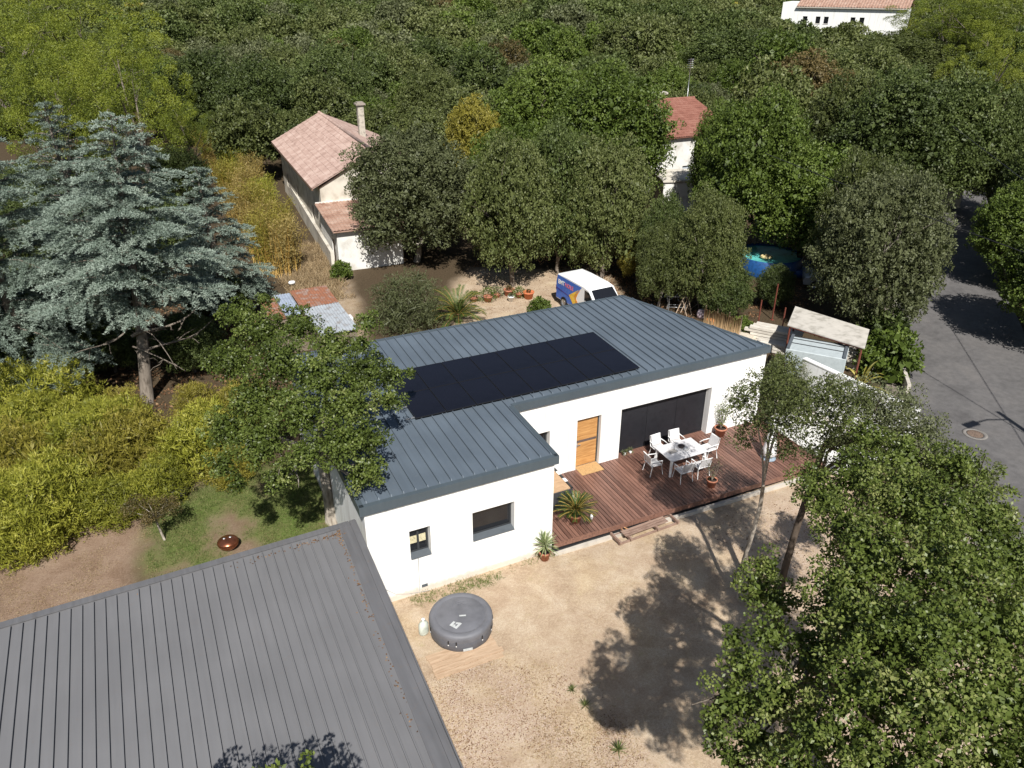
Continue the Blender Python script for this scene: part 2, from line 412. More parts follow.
def rand_clumps(rx, ry, rz, z0, n, r0, r1, lump=0.25):
    out = []
    for i in range(n):
        t = (i+.5)/n
        ph = math.acos(1-1.8*t); th = i*2.39996+rng.random()*.5
        s = 1-lump*rng.random()
        r = r0+(r1-r0)*rng.random()
        out.append(((rx-r*.6)*math.sin(ph)*math.cos(th)*s, (ry-r*.6)*math.sin(ph)*math.sin(th)*s, z0+(rz-r*.5)*math.cos(ph)*s, r))
    out.append((0, 0, z0, min(rx, rz)*.45))
    return out
def bent(p0, p1, r0, r1, n=5, wob=0.12, sag=0.0):
    p0, p1 = np.array(p0, float), np.array(p1, float); L = np.linalg.norm(p1-p0)
    pts = []; rr = []
    o = rng.normal(size=3)*wob*L; o2 = rng.normal(size=3)*wob*L*.5
    for i in range(n+1):
        t = i/n
        pts.append(p0+(p1-p0)*t+o*math.sin(math.pi*t)*.5+o2*math.sin(2*math.pi*t)*.5+np.array([0, 0, sag*L*math.sin(math.pi*t)]))
        rr.append(r0+(r1-r0)*t)
    return pts, rr
def trunk_mb(base, fork, r, clumps, nl=7, seg=7, sub=True):
    """tapered trunk from base to fork with limbs out to the clumps"""
    mb = MB()
    pts, rr = bent(base, fork, r, r*.68, 5, .05)
    rr[0] *= 1.35
    mb.tube(pts, rr, 9)
    idx = list(range(len(clumps))); rng.shuffle(idx)
    for i in idx[:nl]:
        c = clumps[i]
        st = pts[-1] if rng.random() < .7 else pts[-2]
        p, q = bent(st, c[:3], r*.5, r*.14, 5, .1, .06)
        mb.tube(p, q, seg)
        if sub:
            for _ in range(2):
                e = np.array(c[:3])+rng.normal(size=3)*c[3]*.6
                p2, q2 = bent(p[3], e, r*.2, r*.05, 3, .1)
                mb.tube(p2, q2, 5)
    return mb

TREE = {}
def tree_proto(key, H, rx, rz, ncl, leaves, lsize, lwid, kindmat, bark, sprig=.3, per=22, seedr=(1.0, 1.6), tr=.2, stuff=False, **kw):
    clumps = rand_clumps(rx, rx, rz, H-rz, ncl, *seedr)
    pos, dr, c, nr = crown_points(clumps, leaves, sprig, per, **kw)
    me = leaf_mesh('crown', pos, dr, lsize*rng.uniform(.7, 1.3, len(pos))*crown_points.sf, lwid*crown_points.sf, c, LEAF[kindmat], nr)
    tm = trunk_mb((0, 0, -.3), (rng.normal()*.2, rng.normal()*.2, max(.8, (H-2*rz)*1.0+.5)), tr, clumps, 7)
    t = MB.build(tm, 'trunk', BARK[bark]); tme = t.data; bpy.data.objects.remove(t)
    TREE[key] = (me, tme)
def place_tree(key, loc, s, rz, label, cat='tree', group=None, mat=None, name='tree', sz=None):
    e = empty(name, loc, rz, label, cat, group)
    e.scale = (s, s, sz or s)
    me, tme = TREE[key]
    c = bpy.data.objects.new('crown', me); COL.objects.link(c); c.parent = e
    t = bpy.data.objects.new('trunk', tme); COL.objects.link(t); t.parent = e
    if mat:
        c.material_slots[0].link = 'OBJECT'; c.material_slots[0].material = LEAF[mat]
    return e

# ------------------------------------------------------------------ terrain
def sstep(x, a, b):
    t = np.clip((x-a)/(b-a), 0, 1); return t*t*(3-2*t)
def hill(x, y):
    r = np.hypot(np.asarray(x, float)+5, np.asarray(y, float))
    return 4.0*sstep(r, 75, 165)+2.0*sstep(r, 200, 420)
def vnoise(x, y, s, seed=0):
    """cheap value noise"""
    r = np.random.default_rng(seed); T = r.random((64, 64))
    xs, ys = x/s, y/s; xi, yi = np.floor(xs).astype(int), np.floor(ys).astype(int)
    fx, fy = xs-xi, ys-yi; fx = fx*fx*(3-2*fx); fy = fy*fy*(3-2*fy)
    g = lambda a, b: T[a % 64, b % 64]
    return (g(xi, yi)*(1-fx)+g(xi+1, yi)*fx)*(1-fy)+(g(xi, yi+1)*(1-fx)+g(xi+1, yi+1)*fx)*fy
def fbm(x, y, s, seed=0):
    return (vnoise(x, y, s, seed)+.5*vnoise(x, y, s/2.1, seed+1)+.25*vnoise(x, y, s/4.3, seed+2)+.12*vnoise(x, y, s/9, seed+3))/1.87
def poly_mask(x, y, poly, soft=.5, wob=.6, seed=3):
    """soft inside mask of a convex-ish polygon (CCW) with a wandering edge"""
    d = np.full(np.shape(x), 1e9); inside = np.zeros(np.shape(x), bool)
    n = len(poly)
    for i in range(n):
        x0, y0 = poly[i]; x1, y1 = poly[(i+1) % n]
        t = np.clip(((x-x0)*(x1-x0)+(y-y0)*(y1-y0))/((x1-x0)**2+(y1-y0)**2), 0, 1)
        d = np.minimum(d, np.hypot(x-x0-t*(x1-x0), y-y0-t*(y1-y0)))
        cond = ((y0 > y) != (y1 > y)) & (x < (x1-x0)*(y-y0)/(y1-y0+1e-12)+x0)
        inside ^= cond
    sd = np.where(inside, d, -d)+wob*(fbm(x, y, 1.7, seed)-.5)*2
    return sstep(sd, -soft, soft)
def ptsxy(*uv): return [tuple(at(u, v, 0)[:2]) for u, v in uv]
LAWN = ptsxy((148, 562), (160, 505), (215, 478), (345, 470), (360, 530), (330, 560), (240, 600), (160, 640))
SOILP = ptsxy((-30, 640), (-20, 580), (60, 520), (150, 500), (150, 560), (130, 660))
YARD = [(-7, -16), (-7, .5), (-6, 4), (0, 3), (12.5, 3), (13, -1), (10, -4), (9, -16)]
BACK = ptsxy((450, 345), (455, 285), (470, 268), (555, 270), (600, 262), (650, 330), (560, 345))
PATH = ptsxy((290, 250), (345, 255), (365, 345), (300, 345))
def road_left(y): return np.interp(y, [-30, -6, -1, 2.8, 13, 25, 60, 160], [5.5, 14.2, 17.3, 20.5, 31.5, 47.5, 90, 230])
xs = np.unique(np.concatenate([np.arange(-30, 45, .35), np.linspace(-600, -30, 40), np.linspace(45, 120, 40), np.linspace(120, 900, 40)]))
ys = np.unique(np.concatenate([np.arange(-20, 40, .35), np.linspace(-120, -20, 12), np.linspace(40, 120, 45), np.linspace(120, 900, 45)]))
X, Y = np.meshgrid(xs, ys); nx, ny = len(xs), len(ys)
Z = hill(X, Y)+(fbm(X, Y, 3.1, 11)-.5)*.05+(fbm(X, Y, .9, 31)-.5)*.02
under = ((X > -6.6) & (X < 12.3) & (Y > -.4) & (Y < 10.6)) | ((X < -6.4) & (Y < .5))
Z = np.where(under, -.05, Z)
rdz = (X > road_left(Y)-1.5); Z = np.where(rdz & (X < 120), hill(X, Y)-.02, Z)
V = np.stack([X, Y, Z], -1).reshape(-1, 3)
i = np.arange(nx*ny).reshape(ny, nx)
Q = np.stack([i[:-1, :-1], i[:-1, 1:], i[1:, 1:], i[1:, :-1]], -1).reshape(-1, 4)
me = bpy.data.meshes.new('ground')
me.from_pydata(V.tolist(), [], Q.tolist())
lawn = poly_mask(X, Y, LAWN, .8, 1.3)*sstep(fbm(X, Y, 1.6, 5), .24, .47)
sand = np.maximum.reduce([poly_mask(X, Y, YARD, .5, .3), poly_mask(X, Y, BACK, .6, .5), .75*poly_mask(X, Y, PATH, .6, .5)])
dirt = np.maximum(poly_mask(X, Y, SOILP, .8, .8, 9), .75*poly_mask(X, Y, LAWN, .9, .6, 12))
litt = np.clip(poly_mask(X, Y, [(-6.5, -16), (-6.5, -3.5), (-3.5, -3.2), (-1.7, -5), (-2.2, -16)], .7, 1.2, 8)*sstep(fbm(X, Y, .9, 6), .3, .6), 0, 1)
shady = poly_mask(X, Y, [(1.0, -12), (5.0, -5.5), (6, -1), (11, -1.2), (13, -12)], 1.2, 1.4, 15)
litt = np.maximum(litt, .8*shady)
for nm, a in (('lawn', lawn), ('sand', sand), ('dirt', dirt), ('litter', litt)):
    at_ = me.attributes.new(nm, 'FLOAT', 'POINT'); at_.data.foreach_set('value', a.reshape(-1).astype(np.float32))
me.polygons.foreach_set('use_smooth', [True]*len(me.polygons))
ground = bpy.data.objects.new('ground', me); COL.objects.link(ground); ground['kind'] = 'structure'
mt, N, L, B = newmat('garden_ground')
tc = N.new('ShaderNodeTexCoord')
def noise(scale, det=8, rough=.6, dist=0):
    n = N.new('ShaderNodeTexNoise'); n.inputs['Scale'].default_value = scale; n.inputs['Detail'].default_value = det
    n.inputs['Roughness'].default_value = rough; n.inputs['Distortion'].default_value = dist; L.new(tc.outputs['Object'], n.inputs['Vector']); return n
def attr(nm):
    a = N.new('ShaderNodeAttribute'); a.attribute_name = nm; return a
def mix(f, a, b):
    x = N.new('ShaderNodeMixRGB'); L.new(f, x.inputs[0]); L.new(a, x.inputs[1]); L.new(b, x.inputs[2]); return x.outputs[0]
nf = noise(14, 10, .75); nm_ = noise(1.1, 8, .65, .4); nb = noise(60, 4, .6)
base = ramp(N, [(0.035, 0.026, 0.016), (0.075, 0.055, 0.034), (0.15, 0.11, 0.07)], [.3, .5, .72]); L.new(nf.outputs[0], base.inputs[0])
sandr = ramp(N, [(0.29, 0.205, 0.135), (0.45, 0.35, 0.25), (0.56, 0.475, 0.365)], [.34, .5, .66]); 
ma = N.new('ShaderNodeMath'); ma.operation = 'ADD'; mh = N.new('ShaderNodeMath'); mh.operation = 'MULTIPLY'; mh.inputs[1].default_value = .5
L.new(nf.outputs[0], ma.inputs[0]); L.new(nm_.outputs[0], ma.inputs[1]); L.new(ma.outputs[0], mh.inputs[0]); L.new(mh.outputs[0], sandr.inputs[0])
dr_ = ramp(N, [(0.15, 0.095, 0.06), (0.25, 0.175, 0.125), (0.33, 0.25, 0.185)], [.32, .5, .7]); L.new(mh.outputs[0], dr_.inputs[0])
lw = ramp(N, [(0.20, 0.15, 0.08), (0.14, 0.155, 0.055), (0.095, 0.15, 0.03)], [.36, .47, .6]); L.new(mh.outputs[0], lw.inputs[0])
lt = ramp(N, [(0.26, 0.17, 0.115), (0.42, 0.31, 0.235), (0.60, 0.51, 0.44)], [.36, .47, .62]); L.new(noise(22, 6, .8).outputs[0], lt.inputs[0])
nd = noise(.42, 5, .6, .6); rd = ramp(N, [(.90, .87, .86), (1, 1, 1), (1.03, 1.02, .95)], [.36, .5, .66]); L.new(nd.outputs[0], rd.inputs[0])
sm = N.new('ShaderNodeMixRGB'); sm.blend_type = 'MULTIPLY'; sm.inputs[0].default_value = 1; L.new(sandr.outputs[0], sm.inputs[1]); L.new(rd.outputs[0], sm.inputs[2])
ns = noise(2.6, 7, .75, .3); rs = ramp(N, [(0, 0, 0), (.75, .75, .75)], [.58, .68]); L.new(ns.outputs[0], rs.inputs[0])
st_ = N.new('ShaderNodeRGB'); st_.outputs[0].default_value = (.40, .33, .20, 1)
sand_c = mix(rs.outputs[0], sm.outputs[0], st_.outputs[0])
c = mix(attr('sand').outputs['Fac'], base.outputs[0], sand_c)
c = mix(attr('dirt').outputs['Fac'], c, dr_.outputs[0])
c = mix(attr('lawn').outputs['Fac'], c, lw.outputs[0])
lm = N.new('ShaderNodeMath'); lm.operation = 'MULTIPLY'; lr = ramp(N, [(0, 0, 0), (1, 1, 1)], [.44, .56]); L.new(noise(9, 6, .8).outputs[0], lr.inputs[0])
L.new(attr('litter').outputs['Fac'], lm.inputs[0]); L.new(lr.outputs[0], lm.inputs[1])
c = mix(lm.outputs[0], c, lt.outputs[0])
ng = noise(48, 4, .8); rg = ramp(N, [(.72, .70, .68), (1, 1, 1), (1.16, 1.15, 1.13)], [.38, .5, .64]); L.new(ng.outputs[0], rg.inputs[0])
gm = N.new('ShaderNodeMixRGB'); gm.blend_type = 'MULTIPLY'; gm.inputs[0].default_value = 1; L.new(c, gm.inputs[1]); L.new(rg.outputs[0], gm.inputs[2]); c = gm.outputs[0]
L.new(c, B.inputs['Base Color']); B.inputs['Roughness'].default_value = .95; B.inputs['Specular IOR Level'].default_value = .1
bp = N.new('ShaderNodeBump'); bp.inputs['Strength'].default_value = .7; bp.inputs['Distance'].default_value = .03
L.new(nf.outputs[0], bp.inputs['Height']); L.new(bp.outputs[0], B.inputs['Normal'])
me.materials.append(mt)

# ------------------------------------------------------------------ road
def strip(name, inner, outer, y0, y1, z, mt, n=160, thick=0):
    yy = np.concatenate([np.linspace(y0, 30, n), np.linspace(31, y1, 40)]); mb = MB()
    P = []
    for y in yy:
        a, b = inner(y), outer(y); 
        P += [(a, y, z+float(hill(a, y))), (b, y, z+float(hill(b, y)))]
    F = [(2*k, 2*k+1, 2*k+3, 2*k+2) for k in range(len(yy)-1)]
    if thick:
        o = len(P); P += [(p[0], p[1], p[2]-thick) for p in P]
        F += [(2*k, 2*k+2, o+2*k+2, o+2*k) for k in range(len(yy)-1)]+[(2*k+1, o+2*k+1, o+2*k+3, 2*k+3) for k in range(len(yy)-1)]
    mb.add(P, F); o_ = mb.build(name, mt); o_['kind'] = 'structure'; return o_
mt, N, L, B = newmat('asphalt')
tc = N.new('ShaderNodeTexCoord')
n1 = noise(.5, 6, .6, .5); n2 = noise(90, 4, .7); n3 = noise(3.0, 8, .7)
r = ramp(N, [(0.095, 0.090, 0.089), (0.130, 0.124, 0.122), (0.15, 0.141, 0.136)], [.3, .5, .7]); L.new(n1.outputs[0], r.inputs[0])
r2 = ramp(N, [(.75,)*3, (1.15,)*3], [.3, .7]); L.new(n2.outputs[0], r2.inputs[0])
r3 = ramp(N, [(.82,)*3, (1.06,)*3], [.35, .6]); L.new(n3.outputs[0], r3.inputs[0])
x1 = N.new('ShaderNodeMixRGB'); x1.blend_type = 'MULTIPLY'; x1.inputs[0].default_value = 1; L.new(r.outputs[0], x1.inputs[1]); L.new(r2.outputs[0], x1.inputs[2])
x2 = N.new('ShaderNodeMixRGB'); x2.blend_type = 'MULTIPLY'; x2.inputs[0].default_value = 1; L.new(x1.outputs[0], x2.inputs[1]); L.new(r3.outputs[0], x2.inputs[2])
L.new(x2.outputs[0], B.inputs['Base Color']); B.inputs['Roughness'].default_value = .85
b = N.new('ShaderNodeBump'); b.inputs['Strength'].default_value = .4; b.inputs['Distance'].default_value = .01; L.new(n2.outputs[0], b.inputs['Height']); L.new(b.outputs[0], B.inputs['Normal'])
strip('road', road_left, lambda y: road_left(y)+9.6+max(0, min(3, (y-12)*.15)), -22, 150, .06, mt)
strip('kerb', lambda y: road_left(y)-.18, lambda y: road_left(y)-.01, -22, 150, .16, M_conc, thick=.3)
strip('pavement', lambda y: road_left(y)-1.3, lambda y: road_left(y)-.2, -22, 60, .1, simple('worn_pavement', (0.2, 0.17, 0.14), .9, var=.3, scale=3, bump=.3))
# manhole
mh_ = MB(); c0 = at(975, 434, .066)
mh_.lathe([(.0, .012), (.30, .012), (.33, .008)], (0, 0, 0), 28); t = mh_.build('manhole_cover', simple('rusty_cast_iron', (0.17, 0.12, 0.09), .7, var=.3, scale=18, bump=.6), loc=c0)
for k in range(4): pass
tag(t, 'round rusty manhole cover set in the grey road', 'manhole cover')
mc = MB(); mc.lathe([(.34, .004), (.34, .012), (.50, .012), (.50, .004)], (0, 0, 0), 28); mc.build('concrete_collar', simple('manhole_collar', (.2, .185, .17), .9), t)
# ------------------------------------------------------------------ the white house
D, XR, YB, XL = 3.45, 11.93, 10.40, -6.33
RS = 0.028
roofz = lambda x, y: RS*y
house = empty('modern_house', (0, 0, 0), 0, 'low white rendered house with blue-grey standing seam roof carrying black solar panels', 'house')
# walls (each face with its real openings)
mb = MB(); T = .32
ztop = lambda x, y: 3.64+RS*y
HW = [(1.32, 2.00, 1.43, 2.50), (3.42, 4.90, 1.42, 2.52)]
wall_grid(mb, (XL, 0, 0), (1, 0, 0), (0, -1, 0), 0-XL, -.3, 3.6, HW, T, ztop=ztop)
wall_grid(mb, (0, 0, 0), (0, 1, 0), (1, 0, 0), D, -.3, 3.6, [], T, ztop=ztop)
MH = [(.72, 1.71, 1.62, 2.48), (2.89, 3.95, .38, 2.63), (4.87, 9.24, .38, 2.63)]
wall_grid(mb, (0, D, 0), (1, 0, 0), (0, -1, 0), XR, -.3, 3.6, MH, T, ztop=ztop)
skl = math.hypot(9.22-XR, YB-D); sk = Vector((9.22-XR, YB-D, 0)).normalized()
wall_grid(mb, (XR, D, 0), sk, (sk.y, -sk.x, 0), skl, -.3, 3.6, [], T, ztop=ztop)
wall_grid(mb, (9.22, YB, 0), (-1, 0, 0), (0, 1, 0), 9.22-XL, -.3, 3.6, [], T, ztop=ztop)
wall_grid(mb, (XL, YB, 0), (0, -1, 0), (-1, 0, 0), YB, -.3, 3.6, [], T, ztop=ztop)
mb.build('wall', M_white, house)
# dark room floor seen through glass
# roof slab with seams
POLY = [(XL-.13, -.09), (.09, -.09), (.09, D-.09), (XR+.06, D-.09), (9.27, YB+.06), (XL-.13, YB+.06)]
mb = MB(); mb.prism(POLY, 3.66, 3.885, roofz)
def yfront(x): return -.09 if x < .09 else D-.09
def yback(x):
    if x > 9.27: return (YB+.06)+((D-.09)-(YB+.06))*(x-9.27)/(XR+.06-9.27)
    return YB+.06
x = XL+.12
while x < XR-.15:
    y0, y1 = yfront(x)+.13, yback(x)-.03
    if y1-y0 > .1:
        z0, z1 = 3.885+RS*y0, 3.885+RS*y1; h = .068; a = .015
        mb.add([(x-a, y0, z0-.004), (x+a, y0, z0-.004), (x+a, y1, z1-.004), (x-a, y1, z1-.004), (x-a, y0+.07, z0+h), (x+a, y0+.07, z0+h), (x+a, y1, z1+h), (x-a, y1, z1+h)],
               [(4, 5, 6, 7), (0, 1, 5, 4), (1, 2, 6, 5), (2, 3, 7, 6), (3, 0, 4, 7)])
    x += .3823
mb.build('roof', M_roof, house)
# fascia and edge trims
mb = MB(); P = POLY
for i in range(6):
    a, b = Vector((*P[i], 0)), Vector((*P[(i+1) % 6], 0)); d = (b-a).normalized(); no = Vector((d.y, -d.x, 0))
    q = []
    for z in (3.60, 3.90):
        for o_ in (-.01, .022):
            for e in (a-d*.02, b+d*.02):
                p = e+no*o_; q.append((p.x, p.y, z+RS*e.y))
    mb.add(q, [(0, 1, 3, 2), (4, 6, 7, 5), (2, 3, 7, 6), (0, 4, 5, 1), (0, 2, 6, 4), (1, 5, 7, 3)])
    # flat flashing lying along the edge
    w_ = .13; A = a; Bq = b
    f = [A+no*.02, Bq+no*.02, Bq-no*w_, A-no*w_]
    mb.add([(p.x, p.y, 3.893+RS*p.y) for p in f]+[(p.x, p.y, 3.912+RS*p.y) for p in f], [(4, 5, 6, 7), (0, 1, 5, 4), (1, 2, 6, 5), (2, 3, 7, 6), (3, 0, 4, 7)])
mb.build('fascia', M_fasc, house)
# solar panels 8 x 2
pg = MB()
PX, PY, PW, PL = -3.375, 3.79, 9.181/8, 3.522/2
M_pv = simple('black_solar_cells', (0.0085, 0.0090, 0.0145), 0.22, var=.12, scale=.8, spec=.35)
M_pvf = simple('black_panel_frame', (0.012, 0.012, 0.014), .4, var=.05)
proto = None
def panel_mesh():
    a = MB(); w_, l_ = PW-.022, PL-.012
    a.box(.012, w_-.012, .012, l_-.012, -.012, .010); cells = a
    b = MB()
    for q in ((0, w_, 0, .012), (0, w_, l_-.012, l_), (0, .012, .012, l_-.012), (w_-.012, w_, .012, l_-.012)): b.box(*q, -.02, .016)
    return cells, b
for j in range(2):
    for i_ in range(8):
        x, y = PX+i_*PW, PY+j*PL+(0.0 if j == 0 else .004)
        if proto is None:
            cells, fr = panel_mesh()
            c_ = cells.build('solar_panel', M_pv, house); f_ = fr.build('panel_frame', M_pvf, c_); proto = c_
            c_['label'] = None or 'black solar panel'
            del c_['label']
        else:
            c_ = proto.copy(); COL.objects.link(c_); c_.parent = house
            f_ = proto.children[0].copy(); COL.objects.link(f_); f_.parent = c_
        c_.location = (x, y, 4.0+RS*y); c_.rotation_euler = (math.atan(RS), 0, 0)
for y in (3.95, 4.75, 5.45, 6.6):
    mb = MB(); mb.box(PX-.34, PX+9.25, y-.02, y+.02, 3.935+RS*y, 3.972+RS*y); mb.build('mounting_rail', M_steel, house)
# windows
def window(nm, x0, x1, z0, z1, y, parent, mull=(), rec=.24, sill=True, rail=()):
    f = MB(); fw = .055
    f.box(x0, x1, y+rec, y+rec+.06, z0+.04, z0+.04+fw); f.box(x0, x1, y+rec, y+rec+.06, z1-fw, z1)
    f.box(x0, x0+fw, y+rec+.002, y+rec+.062, z0+.04+fw, z1-fw); f.box(x1-fw, x1, y+rec+.002, y+rec+.062, z0+.04+fw, z1-fw)
    for m_ in mull: f.box(m_-.035, m_+.035, y+rec+.004, y+rec+.064, z0+.04+fw, z1-fw)
    for m_ in rail: f.box(x0+fw, x1-fw, y+rec+.006, y+rec+.066, m_-.02, m_+.02)
    wn = f.build(nm, M_frame, parent)
    g = MB(); g.box(x0+.02, x1-.02, y+rec+.03, y+rec+.045, z0+.05, z1-.02); g.build('glass', M_glass, wn)
    if sill:
        s = MB(); s.add([(x0, y-.035, z0+.008), (x1, y-.035, z0+.008), (x1, y+rec, z0+.05), (x0, y+rec, z0+.05), (x0, y-.035, z0-.02), (x1, y-.035, z0-.02), (x1, y-.005, z0-.02), (x0, y-.005, z0-.02)],
                        [(0, 1, 2, 3), (4, 5, 1, 0), (7, 6, 5, 4)]); s.build('sill', M_sill, wn)
    return wn
w1 = window('window', XL+1.325, XL+1.995, 1.43, 2.50, 0, house, mull=(XL+1.66,))
w2 = window('window', XL+3.425, XL+4.895, 1.42, 2.52, 0, house)
w3 = window('window', .725, 1.705, 1.62, 2.48, D, house)
# pale blind inside the small window
b = MB(); b.box(XL+1.33, XL+1.92, .262, .272, 1.80, 2.08)
b.build('window_blind', simple('straw_blind', (0.55, 0.50, 0.33), .8, var=.2, scale=20), w1)
# glazed wall of the terrace
sl_ = MB(); y = D+.30
for q in ((4.87, 9.24, .40, .46), (4.87, 9.24, 2.57, 2.63)): sl_.box(q[0], q[1], y, y+.05, q[2], q[3])
for xx in (4.90, 6.34, 7.79, 9.21): sl_.box(xx-.012, xx+.012, y+.005, y+.047, .46, 2.57)
sd_ = sl_.build('sliding_door', simple('black_door_frame', (.016, .017, .02), .45), house)
for k, (a, b_) in enumerate(((4.91, 6.33), (6.35, 7.78), (7.80, 9.20))):
    g = MB(); g.box(a, b_, y+.02, y+.032, .46, 2.57); g.build('glass', simple('terrace_glass', (0.020, 0.020, 0.024), .4, var=.1, spec=.25) if k == 0 else MATS['terrace_glass'], sd_)
f = MB(); f.box(4.87, 9.24, D-.003, D+.30, .375, .402); f.build('door_track', M_deck, sd_)
# front door
M_door = woodmat('orange_oak_veneer', (0.36, 0.17, 0.055), (0.58, 0.32, 0.12), (1.2, 1, 14), .45)
d_ = MB(); d_.box(2.95, 3.89, D+.17, D+.22, .43, 2.57); door = d_.build('front_door', M_door, house)
f = MB(); f.box(2.89, 2.95, D+.155, D+.24, .40, 2.63); f.box(3.89, 3.95, D+.155, D+.24, .40, 2.63); f.box(2.95, 3.89, D+.157, D+.242, 2.57, 2.63); f.build('frame', M_frame, door)
f = MB(); f.box(2.99, 3.87, D+.160, D+.17, 1.50, 1.60); f.build('inlay', simple('dark_inlay', (0.12, 0.09, 0.08), .4), door)
f = MB(); f.box(2.97, 3.03, D+.145, D+.17, 1.32, 1.52); f.tube([(3.0, D+.15, 1.44), (3.0, D+.09, 1.44), (3.13, D+.09, 1.44)], .014, 8); f.build('handle', M_steel, door)
f = MB(); f.box(2.89, 3.95, D-.02, D+.155, .405, .425); f.build('threshold', M_steel, door)
# vent, cable, wall lamp on the wing wall
f = MB(); f.box(-4.72, -4.52, -.012, 0, .16, .27)
for k in range(4): f.box(-4.71, -4.53, -.02, -.012, .175+k*.024, .185+k*.024)
f.build('air_vent', M_sill, house)
f = MB(); f.tube([(-4.78, -.012, 1.40), (-4.79, -.012, .9), (-4.79, -.012, .35), (-4.81, -.02, .06)], .009, 6); f.build('cable', M_grey, house)
f = MB(); f.tube([(-5.9, -.02, .55), (-5.6, -.025, .25), (-5.2, -.03, .10), (-4.85, -.04, .05), (-4.5, -.1, .03)], .008, 6)
t = f.build('hose', M_grey); tag(t, 'thin grey cable trailing along the foot of the white wall', 'cable')

# ------------------------------------------------------------------ deck
deck = empty('wooden_deck', (0, 0, 0), 0, 'red-brown slatted wooden deck in front of the terrace doors', 'deck')
mb = MB(); x = .02
fy = lambda x: -.14-.022*x
while x < 12.05:
    mb.box(x, x+.125, fy(x), D-.004, .372, .400+random.uniform(-.003, .003)); x += .147
mb.build('boards', M_deck, deck)
mb = MB(); mb.add([(.0, fy(0)-.03, .2), (12.15, fy(12)-.03, .2), (12.15, fy(12), .2), (0, fy(0), .2), (.0, fy(0)-.03, .405), (12.15, fy(12)-.03, .405), (12.15, fy(12)-.002, .405), (0, fy(0)-.002, .405)],
                  [(0, 3, 2, 1), (4, 5, 6, 7), (0, 1, 5, 4), (1, 2, 6, 5), (3, 0, 4, 7)])
mb.box(12.12, 12.16, fy(12), D-.1, .2, .404)
mb.build('edge_board', M_deck, deck)
mb = MB(); mb.box(.01, 12.1, -.2, D-.02, -.02, .12); 
for k in range(8): mb.box(.1, 12.0, -.1+k*.48, -.03+k*.48, .15, .368)
mb.build('joists', M_black, deck)
mb = MB(); mb.add([(-.02, -.30, -.1), (12.6, -.58, -.1), (12.6, -.36, -.1), (-.02, -.165, -.1), (-.02, -.30, .07), (12.6, -.58, .10), (12.6, -.44, .10), (-.02, -.175, .07)], [(4, 5, 6, 7), (0, 1, 5, 4), (1, 2, 6, 5), (3, 0, 4, 7)])
mb.build('concrete_footing', M_conc, deck)

# right hand strip: pale slab, white boundary walls
mb = MB(); mb.prism([(12.2, -.6), (15.72, -1.5), (15.2, 4.2), (12.02, 3.6), (12.2, 3.4)], -.1, .06)
t = mb.build('terrace_slab', simple('pale_terrace_slab', (.62, .61, .58), .8, var=.06, scale=2)); t['kind'] = 'structure'
def wall_line(name, pts, z0, z1, th, mt, label, cap=None):
    e = empty(name, (pts[0][0], pts[0][1], 0), 0, label, 'wall'); mb = MB(); o_ = Vector((pts[0][0], pts[0][1], 0)); cp = MB()
    for a, b in zip(pts[:-1], pts[1:]):
        a, b = Vector((*a, 0))-o_, Vector((*b, 0))-o_; d = (b-a).normalized(); n = Vector((-d.y, d.x, 0))*th/2
        q = [a-n, b-n, b+n, a+n]
        mb.prism([(p.x, p.y) for p in q], z0, z1)
        if cap:
            n2 = n*1.25; q = [a-n2, b-n2, b+n2, a+n2]; cp.prism([(p.x, p.y) for p in q], z1+.002, z1+.05)
    mb.build('wall', mt, e)
    if cap: cp.build('coping', cap, e)
    return e
wall_line('boundary_wall', [(15.12, 4.3), (15.75, -1.25)], -.2, 2.35, .2, M_white, 'tall white rendered garden wall along the road beyond the deck', M_white)
wall_line('low_wall', [(12.3, -.86), (15.55, -1.22)], -.2, .55, .18, M_white, 'low white wall stub at the front right corner of the deck')
wall_line('roadside_wall', [tuple(at(897, 368, 0)[:2]), tuple(at(906, 398, 0)[:2])], -.1, .7, .16, M_conc, 'short grey concrete wall at the road edge below the vine')

# ------------------------------------------------------------------ near outbuilding
ob = empty('grey_roofed_building', (-6.6, .4, 0), 0, 'near building with weathered grey standing seam roof, lower left', 'building')
mb = MB(); FP = [(-30.5, -.15), (-6.78, -9.0+.0), (-6.55, .42), (-30.5, .05)]
FP = [(-30.5, -10.6), (-6.84, -10.6), (-6.55, .42), (-30.5, -.35)]
off = Vector((-6.6, .4))
L_ = lambda x, y: (x+6.6, y-.4)
zf = lambda x, y: .018*(y)       # rises very gently towards the house
mb.prism([L_(*p) for p in FP], 2.98, 3.10, zf)
x = -30.2
def fyb(x): return .42+(-.35-.42)*(-6.55-x)/(30.5-6.55)
while x < -7.35:
    y0, y1 = -10.55, fyb(x)-.16
    a, h = .015, .045; q = lambda yy, zz: (x+6.6+0, yy-.4, 3.10+.018*(yy-.4)+zz)
    mb.add([(x-a+6.6, y0-.4, 3.09+.018*(y0-.4)), (x+a+6.6, y0-.4, 3.09+.018*(y0-.4)), (x+a+6.6, y1-.4, 3.09+.018*(y1-.4)), (x-a+6.6, y1-.4, 3.09+.018*(y1-.4)),
            (x-a+6.6, y0-.4, 3.155+.018*(y0-.4)), (x+a+6.6, y0-.4, 3.155+.018*(y0-.4)), (x+a+6.6, y1-.46, 3.155+.018*(y1-.4)), (x-a+6.6, y1-.46, 3.155+.018*(y1-.4))],
           [(4, 5, 6, 7), (0, 1, 5, 4), (1, 2, 6, 5), (2, 3, 7, 6), (3, 0, 4, 7)])
    x += .268
mb.build('roof', M_zinc, ob)
mb = MB()
